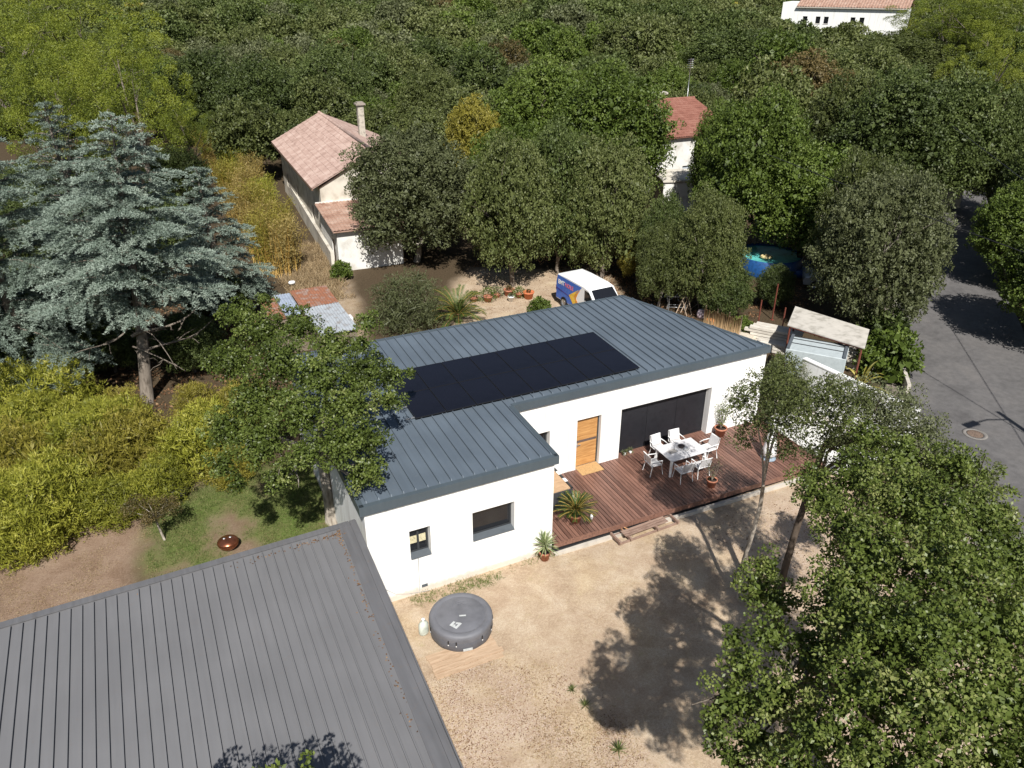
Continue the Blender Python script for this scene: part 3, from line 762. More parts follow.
# raised edge flashings: right side (wide strip), top edge gutter
def slab(poly, z0, z1): mb.prism([L_(*p) for p in poly], z0, z1, zf)
slab([(-7.32, -10.6), (-6.80, -10.6), (-6.51, .46), (-7.02, .40)], 3.105, 3.125)
slab([(-6.98, -10.6), (-6.81, -10.6), (-6.52, .455), (-6.69, .45)], 3.127, 3.165)
slab([(-30.5, -.52), (-6.72, .26), (-6.72, .445), (-30.5, -.33)], 3.127, 3.17)
mb.add([(p[0]+6.6, p[1]-.4, z) for z in (2.86, 3.12) for p in [(-6.82, -10.6), (-6.79, -10.6), (-6.49, .47), (-6.52, .47)]], [(0, 3, 2, 1), (4, 5, 6, 7), (0, 1, 5, 4), (1, 2, 6, 5), (2, 3, 7, 6), (3, 0, 4, 7)])
mb.build('edge_flashing', M_zincd, ob)
mb = MB(); mb.prism([L_(*p) for p in [(-30.2, -10.2), (-7.1, -10.2), (-6.85, .15), (-30.2, -.6)]], -.3, 2.97, lambda x, y: .018*y)
mb.build('wall', M_white, ob)
# leaf litter caught behind the flashing of the roof
n = 260; tt = rng.random(n)
side = rng.random(n) < .55
px = np.where(side, -7.06+.02*0-rng.gamma(1.2, .05, n)-.0, -6.9-rng.gamma(1.2, .8, n)); py = np.where(side, .2-tt**1.7*7.5, .10-rng.gamma(1.2, .05, n))
px = np.where(side, px-(.42-py)*.026, px); py = np.where(side, py, py-(-6.55-px)*.032)
pos = np.stack([px, py, 3.11+.018*(py-.4)+rng.random(n)*.02], -1)
d = unit(np.stack([rng.normal(size=n), rng.normal(size=n), rng.normal(size=n)*.2], -1))
t = leaf_obj('dry_leaves', None, pos, d, .06, .04, rng.random(n), LEAF['litter'], np.tile([0, 0, 1.], (n, 1))+rng.normal(size=(n, 3))*.3)
tag(t, 'dry brown leaves caught along the flashing of the grey roof', 'dry leaves', kind='stuff')
# ------------------------------------------------------------------ terrace furniture
tx0, tx1, ty0, ty1, tz = 5.93, 7.68, 1.42, 2.55, 1.15
tbl = empty('dining_table', ((tx0+tx1)/2, (ty0+ty1)/2, .4), 0, 'white rectangular metal dining table on the wooden deck', 'table')
hx, hy = (tx1-tx0)/2, (ty1-ty0)/2
mb = MB(); mb.box(-hx, hx, -hy, hy, .70, .735); mb.box(-hx+.06, hx-.06, -hy+.06, hy-.06, .64, .70); mb.build('table_top', simple('off_white_table', (.66, .65, .66), .4, var=.04), tbl, bevel=.006)
for sx in (-1, 1):
    for sy in (-1, 1):
        mb = MB(); a = .045; X0, Y0 = sx*(hx-.10), sy*(hy-.10); X1, Y1 = sx*(hx-.02), sy*(hy-.03)
        mb.add([(X1-a*.7, Y1-a*.7, 0), (X1+a*.7, Y1-a*.7, 0), (X1+a*.7, Y1+a*.7, 0), (X1-a*.7, Y1+a*.7, 0), (X0-a, Y0-a, .66), (X0+a, Y0-a, .66), (X0+a, Y0+a, .66), (X0-a, Y0+a, .66)],
               [(0, 3, 2, 1), (4, 5, 6, 7), (0, 1, 5, 4), (1, 2, 6, 5), (2, 3, 7, 6), (3, 0, 4, 7)])
        mb.build('leg', M_metalw, tbl)
# things on the table
f = MB(); f.lathe([(.05, 0), (.11, .03), (.14, .09), (.13, .09), (.10, .04), (0, .03)], n=18); t = f.build('bowl', simple('dark_stoneware', (.05, .035, .035), .4), loc=(6.86, 2.08, 1.136)); tag(t, 'dark round bowl in the middle of the white table', 'bowl')
f = MB(); f.lathe([(.05, 0), (.09, .02), (.11, .06), (.10, .06), (.07, .03), (0, .02)], n=18); t = f.build('dish', simple('white_porcelain', (.75, .75, .72), .3), loc=(6.93, 1.86, 1.136)); tag(t, 'small white dish beside the dark bowl on the table', 'dish')
f = MB(); f.box(-.19, .19, -.13, .13, 0, .006); t = f.build('placemat', simple('grey_placemat', (.34, .32, .30), .8), loc=(6.38, 2.0, 1.136)); t.rotation_euler = (0, 0, .1); tag(t, 'grey placemat near the left end of the white table', 'placemat')
# chairs
M_sling = simple('pale_grey_sling', (.56, .55, .55), .7, var=.05, scale=14)
def chair():
    e = empty('armchair', (0, 0, 0), 0)
    s = MB(); s.box(-.23, .23, -.22, .22, .42, .455); s.build('seat', M_sling, e, bevel=.01)
    b = MB(); b.add([(-.22, -.22, .48), (.22, -.22, .48), (.22, -.195, .48), (-.22, -.195, .48), (-.22, -.33, .88), (.22, -.33, .88), (.22, -.305, .88), (-.22, -.305, .88)],
                    [(0, 3, 2, 1), (4, 5, 6, 7), (0, 1, 5, 4), (1, 2, 6, 5), (2, 3, 7, 6), (3, 0, 4, 7)]); b.build('backrest', M_sling, e)
    for sx in (-1, 1):
        a = MB(); a.tube([(sx*.25, -.24, .44), (sx*.25, -.34, .89)], .016, 6); a.tube([(sx*.26, -.28, .64), (sx*.27, .0, .655), (sx*.265, .23, .63)], .019, 6); a.build('armrest', M_metalw, e)
        for sy in (-1, 1):
            l = MB(); l.tube([(sx*.25, sy*.20, .44), (sx*.28, sy*.28, 0)], [.017, .014], 6)
            if sy > 0: l.tube([(sx*.255, .20, .43), (sx*.262, .23, .63)], .014, 6)
            l.build('leg', M_metalw, e)
    f = MB(); f.tube([(-.25, -.22, .435), (-.25, .22, .435), (.25, .22, .435), (.25, -.22, .435), (-.25, -.22, .435)], .015, 6); f.build('frame', M_metalw, e)
    f = MB(); f.tube([(-.245, -.34, .885), (.245, -.34, .885)], .015, 6); f.build('top_rail', M_metalw, e)
    return e
ch0 = chair()
CH = [(5.55, 2.02, -math.pi/2, 'white garden armchair at the left end of the table'),
      (6.38, 2.82, math.pi, 'white garden armchair on the window side of the table, left one'),
      (7.25, 2.82, math.pi, 'white garden armchair on the window side of the table, right one'),
      (6.30, 1.12, 0, 'white garden armchair on the yard side of the table, nearer the left end'),
      (7.10, 1.12, 0, 'white garden armchair on the yard side of the table, nearer the right end'),
      (8.16, 2.0, math.pi/2, 'white garden armchair at the shaded right end of the table')]
for k, (x, y, rz, lb) in enumerate(CH):
    c_ = ch0 if k == 0 else copy_tree(ch0)
    c_.location = (x, y, .402); c_.rotation_euler = (0, 0, rz+random.uniform(-.08, .08)); tag(c_, lb, 'chair', 'armchairs round the white table')
# door mat, box, small things
f = MB(); f.box(0, .98, 0, .62, 0, .025); t = f.build('door_mat', simple('coir_mat', (.48, .30, .13), .9, var=.15, scale=25, bump=.5), loc=(2.93, 2.97, .402)); tag(t, 'tan coir mat in front of the orange wooden door', 'door mat')
bx = empty('storage_box', (.05, 1.5, .4), 0, 'dark deck storage box with tan lid beside the white wing wall', 'storage box')
f = MB(); f.box(0, 1.60, 0, 1.72, 0, .74); f.build('body', simple('dark_grey_box', (.045, .047, .052), .6, var=.1), bx, bevel=.01)
f = MB()
for k in range(6): f.box(.02, 1.50, .02+k*.283, .02+k*.283+.272, .742, .785)
f.build('lid', woodmat('tan_box_lid', (.40, .25, .14), (.56, .38, .23), (2, 9, 9), .7), bx)
f = MB(); f.box(1.51, 1.60, .0, 1.72, .742, .80); f.build('edge_rail', M_black, bx)
for k in range(3):
    f = MB(); f.box(1.49, 1.615, .40+k*.5, .62+k*.5, .801, .815); f.build('bracket', M_metalw, bx)
par = empty('closed_parasol', (10.33, .86, .4), 0, 'closed white parasol standing on the right part of the deck', 'parasol')
f = MB(); f.lathe([(.03, 1.95), (.09, 1.7), (.17, 1.1), (.25, .5), (.29, .22), (.25, .20), (.0, .3)], n=14, sx=1.1); 
cv = f.build('canopy', simple('white_canvas', (.8, .8, .79), .8, var=.03, scale=4, bump=.4, bscale=9), par)
f = MB(); f.tube([(0, 0, .04), (0, 0, 2.05)], .02, 8); f.build('pole', M_metalw, par)
f = MB(); f.lathe([(.30, 0), (.30, .05), (.06, .09), (.05, .2)], n=20); f.build('base', simple('blue_grey_hem_shade', (.25, .31, .37), .6), par)  # shade of the canopy hem put into this foot's blue-grey colour
f = MB(); f.lathe([(.05, 0), (.06, .1), (.035, .2), (0, .21)], n=12); t = f.build('lantern', simple('white_lantern', (.8, .8, .78), .4), loc=(1.86, .48, .402)); tag(t, 'small white lantern beside the cycad pot on the deck', 'lantern')
for k, (u, v, lb) in enumerate([(624, 455, 'small pale pot plant at the foot of the dark glass, left one'), (630, 453, 'small pale pot plant at the foot of the dark glass, right one')]):
    p = at(u, v, .4); e = empty('small_plant', (p[0], p[1]-.02, .402), 0, lb, 'pot plant', 'little plants by the glass doors')
    f = MB(); f.lathe([(.05, 0), (.07, .12), (.06, .12), (0, .1)], n=12); f.build('pot', M_metalw, e)
    n = 50; d = unit(rng.normal(size=(n, 3))+[0, 0, 1.2]); leaf_obj('leaves', e, d*.02+[0, 0, .12], d, .17, .03, rng.random(n), LEAF['olive'])

def pot(name, loc, r, h, parent=None):
    f = MB(); f.lathe([(r*.68, 0), (r*.9, h*.8), (r*1.04, h*.82), (r*1.04, h), (r*.9, h), (r*.88, h*.88)], loc, 20); a = f.build('pot', M_terra, parent)
    f = MB(); f.lathe([(0, h*.88), (r*.87, h*.885)], loc, 16); f.build('soil', M_soil, a)
    return a
def blades(name, parent, n, L0, L1, w, mt, lift=.5, droop=.5, z=0, seg=4, stem=.0, keel=.35):
    """arching strap leaves, each a few quads long"""
    P = []; F = []; C = []
    for k in range(n):
        th = k*2.39996+rng.normal()*.15; t = (k+.5)/n; el = lift*(1-t)+(-.15)*t+rng.normal()*.08
        el = math.radians(80)*(1-t)**.8+math.radians(-12)*(t)**.8+rng.normal()*.08
        L_ = L0+(L1-L0)*rng.random(); zz = z+stem*(1-t)
        pos = np.array([0, 0, zz]); b = len(P); c_ = rng.random()
        for s in range(seg+1):
            q = s/seg; ww = w*(1-.0)*math.sin(math.pi*min(.97, .22+q*.75))**.8
            a = el-droop*q*q*1.2
            dirv = np.array([math.cos(th)*math.cos(a), math.sin(th)*math.cos(a), math.sin(a)])
            side = np.array([-math.sin(th), math.cos(th), 0])
            P += [tuple(pos-side*ww/2), tuple(pos+np.array([0, 0, -ww*keel])), tuple(pos+side*ww/2)]
            pos = pos+dirv*L_/seg
        for s in range(seg):
            for e_ in (0, 1): F.append((b+3*s+e_, b+3*s+e_+1, b+3*s+e_+4, b+3*s+e_+3)); C.append(c_)
    me = bpy.data.meshes.new(name); me.from_pydata(P, [], F); a = me.attributes.new('c', 'FLOAT', 'FACE'); a.data.foreach_set('value', np.array(C, np.float32)); me.materials.append(mt)
    o = bpy.data.objects.new(name, me); COL.objects.link(o); o.parent = parent; return o
def fronds(name, parent, n, L0, L1, mt, z=0, lw=.012, leaflet=.16, droop=.9, e0=75, e1=5, pairs=24):
    """feather palm fronds: a midrib with leaflets both sides"""
    pos, dr, nr, c, rib = [], [], [], [], MB()
    for k in range(n):
        th = k*2.39996; t = (k+.5)/n; el = math.radians(e0+(e1-e0)*t)+rng.normal()*.06; L_ = L0+(L1-L0)*rng.random(); p = np.array([0., 0, z]); cc = rng.random(); pp = []
        for s in range(pairs):
            q = s/pairs; a = el-droop*q*q
            d = np.array([math.cos(th)*math.cos(a), math.sin(th)*math.cos(a), math.sin(a)]); side = np.array([-math.sin(th), math.cos(th), 0])
            if s % 4 == 0: pp.append(tuple(p))
            if q > .1:
                for sg in (-1, 1):
                    pos.append(p); dr.append(unit(d*.75+side*sg+np.array([0, 0, .12]))); nr.append(unit(np.cross(side, d)*-1+rng.normal(size=3)*.2)); c.append(cc*.5+rng.random()*.4)
            p = p+d*L_/pairs
        pp.append(tuple(p)); rib.tube(pp, .008, 4)
    pos, dr, nr = np.array(pos), np.array(dr), np.array(nr); sz = leaflet*(.8+.4*rng.random(len(pos)))
    o = leaf_obj(name, parent, pos, dr, sz, lw*2, np.array(c), mt, nr, .35)
    r_ = rib.build('midribs', BARK['cane'], o); return o
yc = empty('potted_yucca', (-.42, -.30, 0), 0, 'pale spiky yucca in a terracotta pot at the corner of the white wing', 'potted plant')
pot('pot', (0, 0, 0), .20, .34, yc)
f = MB(); f.tube([(0, 0, .3), (.01, 0, .55)], [.05, .04], 8); f.build('stem', BARK['grey'], yc)
blades('leaves', yc, 95, .40, .58, .035, LEAF['pale'], droop=.55, z=.5, stem=.18)
cy = empty('potted_cycad', (1.28, .62, .4), 0, 'dark green cycad with arching fronds in a terracotta pot on the deck', 'potted plant')
pot('pot', (0, 0, 0), .24, .32, cy)
f = MB(); f.lathe([(.10, 0), (.13, .12), (.07, .22)], (0, 0, .28), 12); f.build('trunk', BARK['dark'], cy)
fronds('fronds', cy, 46, .66, .85, LEAF['spike'], z=.46, leaflet=.13, lw=.011, droop=.75, e0=78, e1=2)
pp1 = empty('potted_shrub', tuple(at(713, 488, .4)), 0, 'sparse shrub in a pinkish terracotta pot at the front edge of the deck', 'potted plant')
pp1.location.y += .12; pp1.location.z = .402
pot('pot', (0, 0, 0), .21, .34, pp1)
def sparse_plant(parent, H, R0, n, mt, twig=7, lsz=.06, base=.3):
    b = MB(); ends = []
    for k in range(twig):
        th = k*2.4; e = (R0*math.cos(th)*(.4+.6*rng.random()), R0*math.sin(th)*(.4+.6*rng.random()), base+(H-base)*(.55+.45*rng.random()))
        p, q = bent((0, 0, base), e, .012, .004, 5, .08); b.tube(p, q, 5); ends.append(p)
    b.build('branches', BARK['grey'], parent)
    pos = np.array([pt_[1+rng.integers(0, 5)]+rng.normal(size=3)*.06 for pt_ in [ends[rng.integers(0, twig)] for _ in range(n)]])
    d = unit(rng.normal(size=(n, 3))+[0, 0, .3]); leaf_obj('leaves', parent, pos, d, lsz, lsz*.5, rng.random(n), mt)
sparse_plant(pp1, 1.25, .35, 160, LEAF['olive'])
pp2 = empty('potted_climber', (9.72, 3.12, .402), 0, 'tall light-green potted plant against the white wall right of the dark glass', 'potted plant')
pot('pot', (0, 0, 0), .26, .38, pp2)
sparse_plant(pp2, 1.9, .38, 420, LEAF['oak'], 9, .075, .35)

# weathered bench lying in front of the deck
A, Bp = at(614, 541, 0), at(672, 520, 0)
bn = empty('wooden_bench', (float((A[0]+Bp[0])/2), float((A[1]+Bp[1])/2)-.05, 0), math.atan2(Bp[1]-A[1], Bp[0]-A[0]), 'weathered slatted wooden bench lying on the sand before the deck', 'bench')
M_bench = woodmat('greyed_red_wood', (.17, .10, .075), (.32, .22, .17), (3, 12, 8), .85, True)
f = MB(); Lb = 1.28
for y in (-.26, .22): f.box(-Lb, Lb, y, y+.055, .02, .09)
f.build('rail', M_bench, bn)
f = MB()
for y in (-.16, -.04, .08): f.box(-Lb+.35, Lb*.72, y, y+.09, .20, .222)
f.build('slats', M_bench, bn)
for xx, c_ in ((-Lb, 0), (-Lb+.45, 1), (.35, 0), (Lb-.05, 0)):
    f = MB(); f.box(xx, xx+.07, -.33, .31, .095, .19); f.build('crosspiece', M_bench, bn)
f = MB(); f.tube([(-.85, .0, .12), (-.78, .42, .24), (-.5, .1, .14)], .028, 5); f.build('armrest', woodmat('orange_wood', (.4, .2, .08), (.55, .3, .14)), bn)

# ------------------------------------------------------------------ hot tub
ht = empty('hot_tub', (-4.22, -2.10, 0), 0, 'round inflatable hot tub with grey cover on the sandy yard', 'hot tub')
M_tub = simple('grey_vinyl', (.10, .105, .122), .55, var=.08, scale=5, bump=.3, bscale=12)
M_cov = simple('faded_grey_cover', (.135, .138, .155), .6, var=.12, scale=2.2, bump=.35, bscale=9)
def ring(r, z, n=64, amp=.0, k=12): return [((r+amp*math.cos(k*2*math.pi*i/n))*math.cos(2*math.pi*i/n), (r+amp*math.cos(k*2*math.pi*i/n))*math.sin(2*math.pi*i/n), z) for i in range(n)]
def loft(rings, n, cap0=True, cap1=True):
    m_ = MB(); m_.sm = True; P = [p for r_ in rings for p in r_]; F = [(i*n+k, i*n+(k+1) % n, (i+1)*n+(k+1) % n, (i+1)*n+k) for i in range(len(rings)-1) for k in range(n)]
    if cap1: F.append(tuple(range((len(rings)-1)*n, len(rings)*n)))
    return m_.add(P, F)
loft([ring(.86, 0), ring(.93, .08, amp=.006), ring(.955, .28, amp=.01), ring(.93, .5, amp=.006), ring(.90, .58)], 64).build('tub', M_tub, ht)
cv = loft([ring(.945, .40, amp=.012, k=16), ring(.955, .50), ring(.955, .58), ring(.93, .635), ring(.86, .665), ring(.78, .665), ring(.755, .645), ring(.735, .642), ring(.71, .655), ring(.35, .668), ring(.05, .672)], 64).build('cover', M_cov, ht)
# folds on the cover, label patches, clips
f = MB(); f.sm = True
for y, x0, x1 in ((.40, -.28, .42), (.47, -.15, .40), (.33, -.05, .48)): f.tube([(x0, y, .655), ((x0+x1)/2, y+.03, .668), (x1, y-.01, .656)], [.006, .016, .006], 6)
f.build('fold', M_cov, cv)
M_logo = simple('pale_print', (.48, .50, .50), .6, var=.1)
f = MB(); f.box(-.13, .13, -.13, .13, .6725, .6755); p_ = f.build('logo_patch', M_logo, cv); p_.rotation_euler = (0, 0, .52); p_.location = (-.30, -.34, -.008)
f = MB(); f.box(-.035, .075, .025, .055, .676, .678); f.box(-.065, .045, -.055, -.025, .676, .678); f.box(-.015, .015, -.055, .055, .679, .680); f.build('logo_mark', M_cov, p_)
f = MB(); f.box(-.10, .10, -.028, .028, .674, .677); p_ = f.build('printed_line', M_logo, cv); p_.rotation_euler = (0, 0, -.35); p_.location = (.02, -.10, -.005)
for a_ in (-2.35, -2.1, -1.25, -.75, -.3, .4, 1.4, 2.4, 3.1):
    f = MB(); f.box(-.02, .02, .955, .972, .34, .47); c_ = f.build('clip', M_black, cv); c_.rotation_euler = (0, 0, a_-math.pi/2)
    f = MB(); f.box(-.015, .015, .960, .975, .30, .34); g_ = f.build('buckle', M_metalw, c_)
f = MB(); f.box(-.14, .14, .945, .962, .12, .2); c_ = f.build('handle', M_logo, ht); c_.rotation_euler = (0, 0, -1.75-math.pi/2)
jc = empty('jerrycan', (-5.28, -1.72, 0), .4, 'pale grey-green container standing left of the hot tub', 'container')
f = MB(); f.lathe([(.15, 0), (.17, .05), (.165, .34), (.11, .44), (.05, .48), (.05, .53), (.0, .53)], n=16, sy=.8); f.build('body', simple('milky_plastic', (.5, .54, .48), .5, var=.15, scale=5), jc)
f = MB(); f.lathe([(.055, .53), (.055, .57), (0, .575)], n=12); f.build('cap', M_metalw, jc)
pl = empty('wooden_planks', (-4.5, -2.95, 0), -.02, 'pale orange wooden boards on the ground under the hot tub', 'boards')
M_pal = woodmat('orange_sun_bleached_pine', (.36, .24, .15), (.52, .38, .26), (1.6, 14, 10), .8, True)
for k in range(5):
    f = MB(); y = -.62+k*.19; f.box(-1.12+.12*rng.random(), 1.1-.15*rng.random(), y, y+.165, -.004+.008*(k%2), .026+.01*(k%2)); o_ = f.build('board', M_pal, pl); o_.rotation_euler = (0, 0, rng.normal()*.012)
# copper fire bowl
fb = empty('fire_bowl', (-10.02, 4.85, 0), 0, 'round copper fire pit with domed lid on the lawn', 'fire pit')
M_cop = simple('burnished_copper', (.36, .13, .07), .28, metal=.85, var=.2, scale=6)
f = MB(); f.lathe([(.05, .02), (.2, .05), (.33, .2), (.36, .3), (.34, .3)], n=28); f.build('bowl', M_cop, fb)
f = MB(); f.lathe([(.365, .3), (.33, .36), (.22, .43), (.1, .46), (0, .465)], n=28); ld = f.build('lid', M_cop, fb)
for xx in (-.1, .1):
    f = MB(); f.lathe([(.045, 0), (.05, .03), (0, .045)], (xx, .02, .44), 12); f.build('vent', M_steel, ld)
# dark sack by the shrubs
sk_ = MB(); sk_.lathe([(.28, 0), (.42, .12), (.46, .3), (.33, .5), (.14, .58), (.05, .6)], n=18, sx=1.15); t = sk_.build('sack', simple('black_rubble_sack', (.03, .028, .032), .5, bump=.6, bscale=5), loc=(-11.47, 8.8, 0)); tag(t, 'dark bulging sack at the edge of the yellow-green shrubs', 'sack')
rk = MB()
for (u, v, r0) in [(552-552+178, 428, .55)]:
    p = at(u, v, 0)
t = None
def rock(u, v, s, lb):
    p = at(u, v, 0); m_ = MB(); n = 14; m_.sm = True
    R0 = rng.uniform(.75, 1.15, (6, n)); P = []; F = []
    for i_ in range(6):
        ph = math.pi*(i_+.5)/6
        for k in range(n): P.append((s*R0[i_, k]*math.sin(ph)*math.cos(2*math.pi*k/n), s*.8*R0[i_, k]*math.sin(ph)*math.sin(2*math.pi*k/n), s*.55*(1+math.cos(ph))))
    for i_ in range(5):
        for k in range(n): F.append((i_*n+k, (i_+1)*n+k, (i_+1)*n+(k+1) % n, i_*n+(k+1) % n))
    F.append(tuple(range(n))); F.append(tuple(range(5*n, 6*n))[::-1]); m_.add(P, F)
    o_ = m_.build('rock', simple('grey_stone', (.26, .24, .22), .9, var=.2, bump=.5) if 'grey_stone' not in MATS else MATS['grey_stone'], loc=p-[0, 0, .05]); tag(o_, lb, 'rock', 'rocks among the shrubs')
rock(183, 430, .55, 'large dark grey rock among the yellow shrubs below the cedar')
rock(162, 434, .30, 'small grey rock left of the large one in the yellow shrubs')
rock(80, 516, .16, 'small pale stone at the shrub edge above the bare soil')
def aty(u, v, y):
    d = _F+_R*(u-512)/FPX-_U*(v-384)/FPX
    return CAM+d*((y-CAM[1])/d[1])
def T3(u, v, z): return tuple(float(a) for a in at(u, v, z))
# ------------------------------------------------------------------ tiled houses
def tile_slope(mb, a, b, c, d, step=.24, h=.05, th=.08):
    """roof slope a-b (eave) to d-c (ridge) with rounded tile rows running down the slope and steps across"""
    a, b, c, d = map(Vector, (a, b, c, d))
    n = max(4, int((b-a).length/step)); m_ = max(3, int((d-a).length/.42))
    no = (b-a).cross(d-a).normalized()
    if no.z < 0: no = -no
    P = []; F = []; sub = 4
    for j in range(m_+1):
        for e in (0, 1) if 0 < j < m_ else (0,):
            t = j/m_; p0, p1 = a.lerp(d, t), b.lerp(c, t); lift = .03*(1-e) if j < m_ else .0
            for i_ in range(n*sub+1):
                q = i_/(n*sub); P.append(p0.lerp(p1, q)+no*(h*abs(math.sin(math.pi*i_/sub))+(0.03 if (e == 1 or j == 0) else 0.0)))
    w_ = n*sub+1; rows = len(P)//w_
    for r_ in range(rows-1):
        for i_ in range(w_-1): F.append((r_*w_+i_, r_*w_+i_+1, (r_+1)*w_+i_+1, (r_+1)*w_+i_))
    s_ = mb.sm; mb.sm = False; mb.add(P, F)
    u_ = [a, b, c, d]; mb.add([p-no*.02 for p in u_]+[p-no*th for p in u_], [(0, 1, 2, 3), (7, 6, 5, 4), (0, 4, 5, 1), (1, 5, 6, 2), (2, 6, 7, 3), (3, 7, 4, 0)]); mb.sm = s_
M_tile = tilemat('faded_pink_roof_tiles', (.25, .165, .135), (.36, .25, .21), (.46, .35, .30))
M_tile2 = tilemat('red_roof_tiles', (.17, .065, .045), (.25, .105, .075), (.31, .155, .115))
M_tile3 = tilemat('mottled_roof_tiles', (.24, .13, .09), (.38, .24, .18), (.48, .36, .29))
M_cream = simple('old_cream_render', (.60, .56, .48), .9, var=.15, scale=1.2, bump=.3, dirt=(.38, .34, .28))
M_wwall = simple('old_white_render', (.72, .71, .67), .9, var=.1, scale=1.2, bump=.3, dirt=(.5, .47, .42))
bh = empty('tiled_house', (.6, 36.4, 0), -.035, 'old cream house with faded pink tiled roof and tall chimney behind the cedar', 'house')
Wd, Ln = 9.4, 18.6; rx = 4.35
mb = MB()
for q in ((0, 0, Wd, .0), ): pass
w = MB()
wall_grid(w, (.5, .3, 0), (1, 0, 0), (0, -1, 0), Wd-.75, -.3, 4.35, [], .3)
wall_grid(w, (.5, Ln-.3, 0), (0, -1, 0), (-1, 0, 0), Ln-.6, -.3, 4.35, [(2, 3, 1, 2.2), (7, 8, 1, 2.2), (13.5, 14.5, 1, 2.2)], .3)
wall_grid(w, (Wd-.25, .3, 0), (0, 1, 0), (1, 0, 0), Ln-.6, -.3, 4.35, [], .3)
w.add([(.5, .3, 4.35), (Wd-.25, .3, 4.35), (rx, .3, 6.5), (.5, .55, 4.35), (Wd-.25, .55, 4.35), (rx, .55, 6.5)], [(0, 1, 2), (3, 5, 4), (0, 2, 5, 3), (1, 4, 5, 2)])
w.build('wall', M_cream, bh)
r_ = MB(); tile_slope(r_, (-.1, 0, 4.42), (-.1, Ln, 4.42), (rx, Ln, 6.65), (rx, 0, 6.65)); tile_slope(r_, (Wd, Ln, 4.45), (Wd, 0, 4.45), (rx, 0, 6.65), (rx, Ln, 6.65))
r_.tube([(rx, -.02, 6.68), (rx, Ln+.02, 6.68)], .13, 8)
rf = r_.build('roof', M_tile, bh)
cx_ = aty(358, 142, 46)[0]-.6
f = MB(); f.box(cx_-.24, cx_+.24, 9.36, 9.84, 5.3, 8.4); chim = f.build('chimney', simple('chimney_render', (.46, .42, .35), .9, var=.2), rf)
f = MB(); f.box(cx_-.38, cx_+.38, 9.2, 10.0, 8.4, 8.52); f.box(cx_-.26, cx_+.26, 9.34, 9.86, 8.52, 8.62); f.build('cap', simple('chimney_cap', (.3, .26, .22), .9), chim)
f = MB(); f.box(.26, 1.0, .28, .30, 1, 1.1)
for k, (y) in enumerate((2.3+.5, 7.8, 14.3)):
    f = MB(); f.box(.58, .61, Ln-.6-y+.3-.2, Ln-.6-y+.3+.8-.2, 1.05, 2.15); f.build('shutter', simple('brown_shutter', (.13, .08, .05), .7) if 'brown_shutter' not in MATS else MATS['brown_shutter'], bh)
f = MB(); f.box(-.14, .0, -.0, Ln, 4.26, 4.35); f.build('gutter', MATS['brown_shutter'], bh)
# duct on the front gable
f = MB(); f.box(3.95, 4.35, -.12, .28, 3.1, 6.15); f.build('flue', M_wwall, bh)
# annex
an = MB(); wall_grid(an, (.3, -5.2, 0), (1, 0, 0), (0, -1, 0), 4.4, -.3, 2.75, [], .3); wall_grid(an, (.3, .28, 0), (0, -1, 0), (-1, 0, 0), 5.48, -.3, 2.75, [(3.6, 4.5, -.2, 1.9)], .3, ztop=lambda x, y: 2.75+.07*(y+5.2))
wall_grid(an, (4.7, -5.2, 0), (0, 1, 0), (1, 0, 0), 5.48, -.3, 2.75, [], .3); an.build('annex_wall', M_wwall, bh)
r_ = MB(); tile_slope(r_, (0.02, -5.6, 2.85), (4.9, -5.6, 2.85), (4.9, .27, 3.28), (.02, .27, 3.28)); ar = r_.build('annex_roof', M_tile2 if False else M_tile3, bh)
f = MB(); f.box(.36, .40, -4.2, -3.35, 0, 1.9); f.build('side_door', MATS['brown_shutter'], bh)
f = MB(); f.box(.06, 4.8, .2, .29, 3.29, 3.38); f.build('flashing', M_wwall, ar)
wall_line('garden_wall', [tuple(at(287, 190, 0)[:2]), tuple(at(334, 270, 0)[:2])], -.2, 1.25, .22, M_cream, 'long dirty cream garden wall left of the pink-roofed house')

rh = empty('red_roofed_house', (28.0, 39.6, 0), 0, 'house with plain red tiled roof mostly hidden by oaks', 'house')
w = MB(); wall_grid(w, (.4, .4, 0), (1, 0, 0), (0, -1, 0), 11.8, -.3, 4.8, [(1.0, 2.0, .9, 2.2), (3.4, 4.5, .0, 2.2), (6.5, 7.5, .9, 2.2)], .3); wall_grid(w, (12.2, .4, 0), (0, 1, 0), (1, 0, 0), 13, -.3, 4.8, [], .3)
w.add([(12.2, .4, 4.8), (12.2, 13.4, 4.8), (12.2, 7, 6.8)], [(0, 1, 2)]); w.build('wall', M_wwall, rh)
r_ = MB(); tile_slope(r_, (0, 0, 4.85), (12.6, 0, 4.85), (12.6, 7, 7.0), (0, 7, 7.0), step=.26); tile_slope(r_, (12.6, 14, 4.85), (0, 14, 4.85), (0, 7, 7.0), (12.6, 7, 7.0), step=.26); r_.tube([(0, 7, 7.03), (12.6, 7, 7.03)], .13, 8)
rf2 = r_.build('roof', M_tile2, rh)
c_ = aty(660, 96, 50.5); cx2 = float(c_[0])-28; 
f = MB(); f.box(cx2-.35, cx2+.35, 10.5, 11.3, 5.5, float(c_[2])+.2); ch_ = f.build('chimney', M_cream, rf2)
f = MB(); f.box(cx2-.55, cx2+.55, 10.3, 11.5, float(c_[2])+.2, float(c_[2])+.42); f.build('cap', M_conc, ch_)
f = MB(); ax_ = 11.9; f.tube([(ax_, 7.2, 6.9), (ax_, 7.2, 10.6)], .035, 6)
for k in range(5): f.tube([(ax_-.35, 7.2+.0, 10.5-k*.18), (ax_+.35, 7.2, 10.5-k*.18)], .02, 5)
f.build('antenna', M_steel, rh)
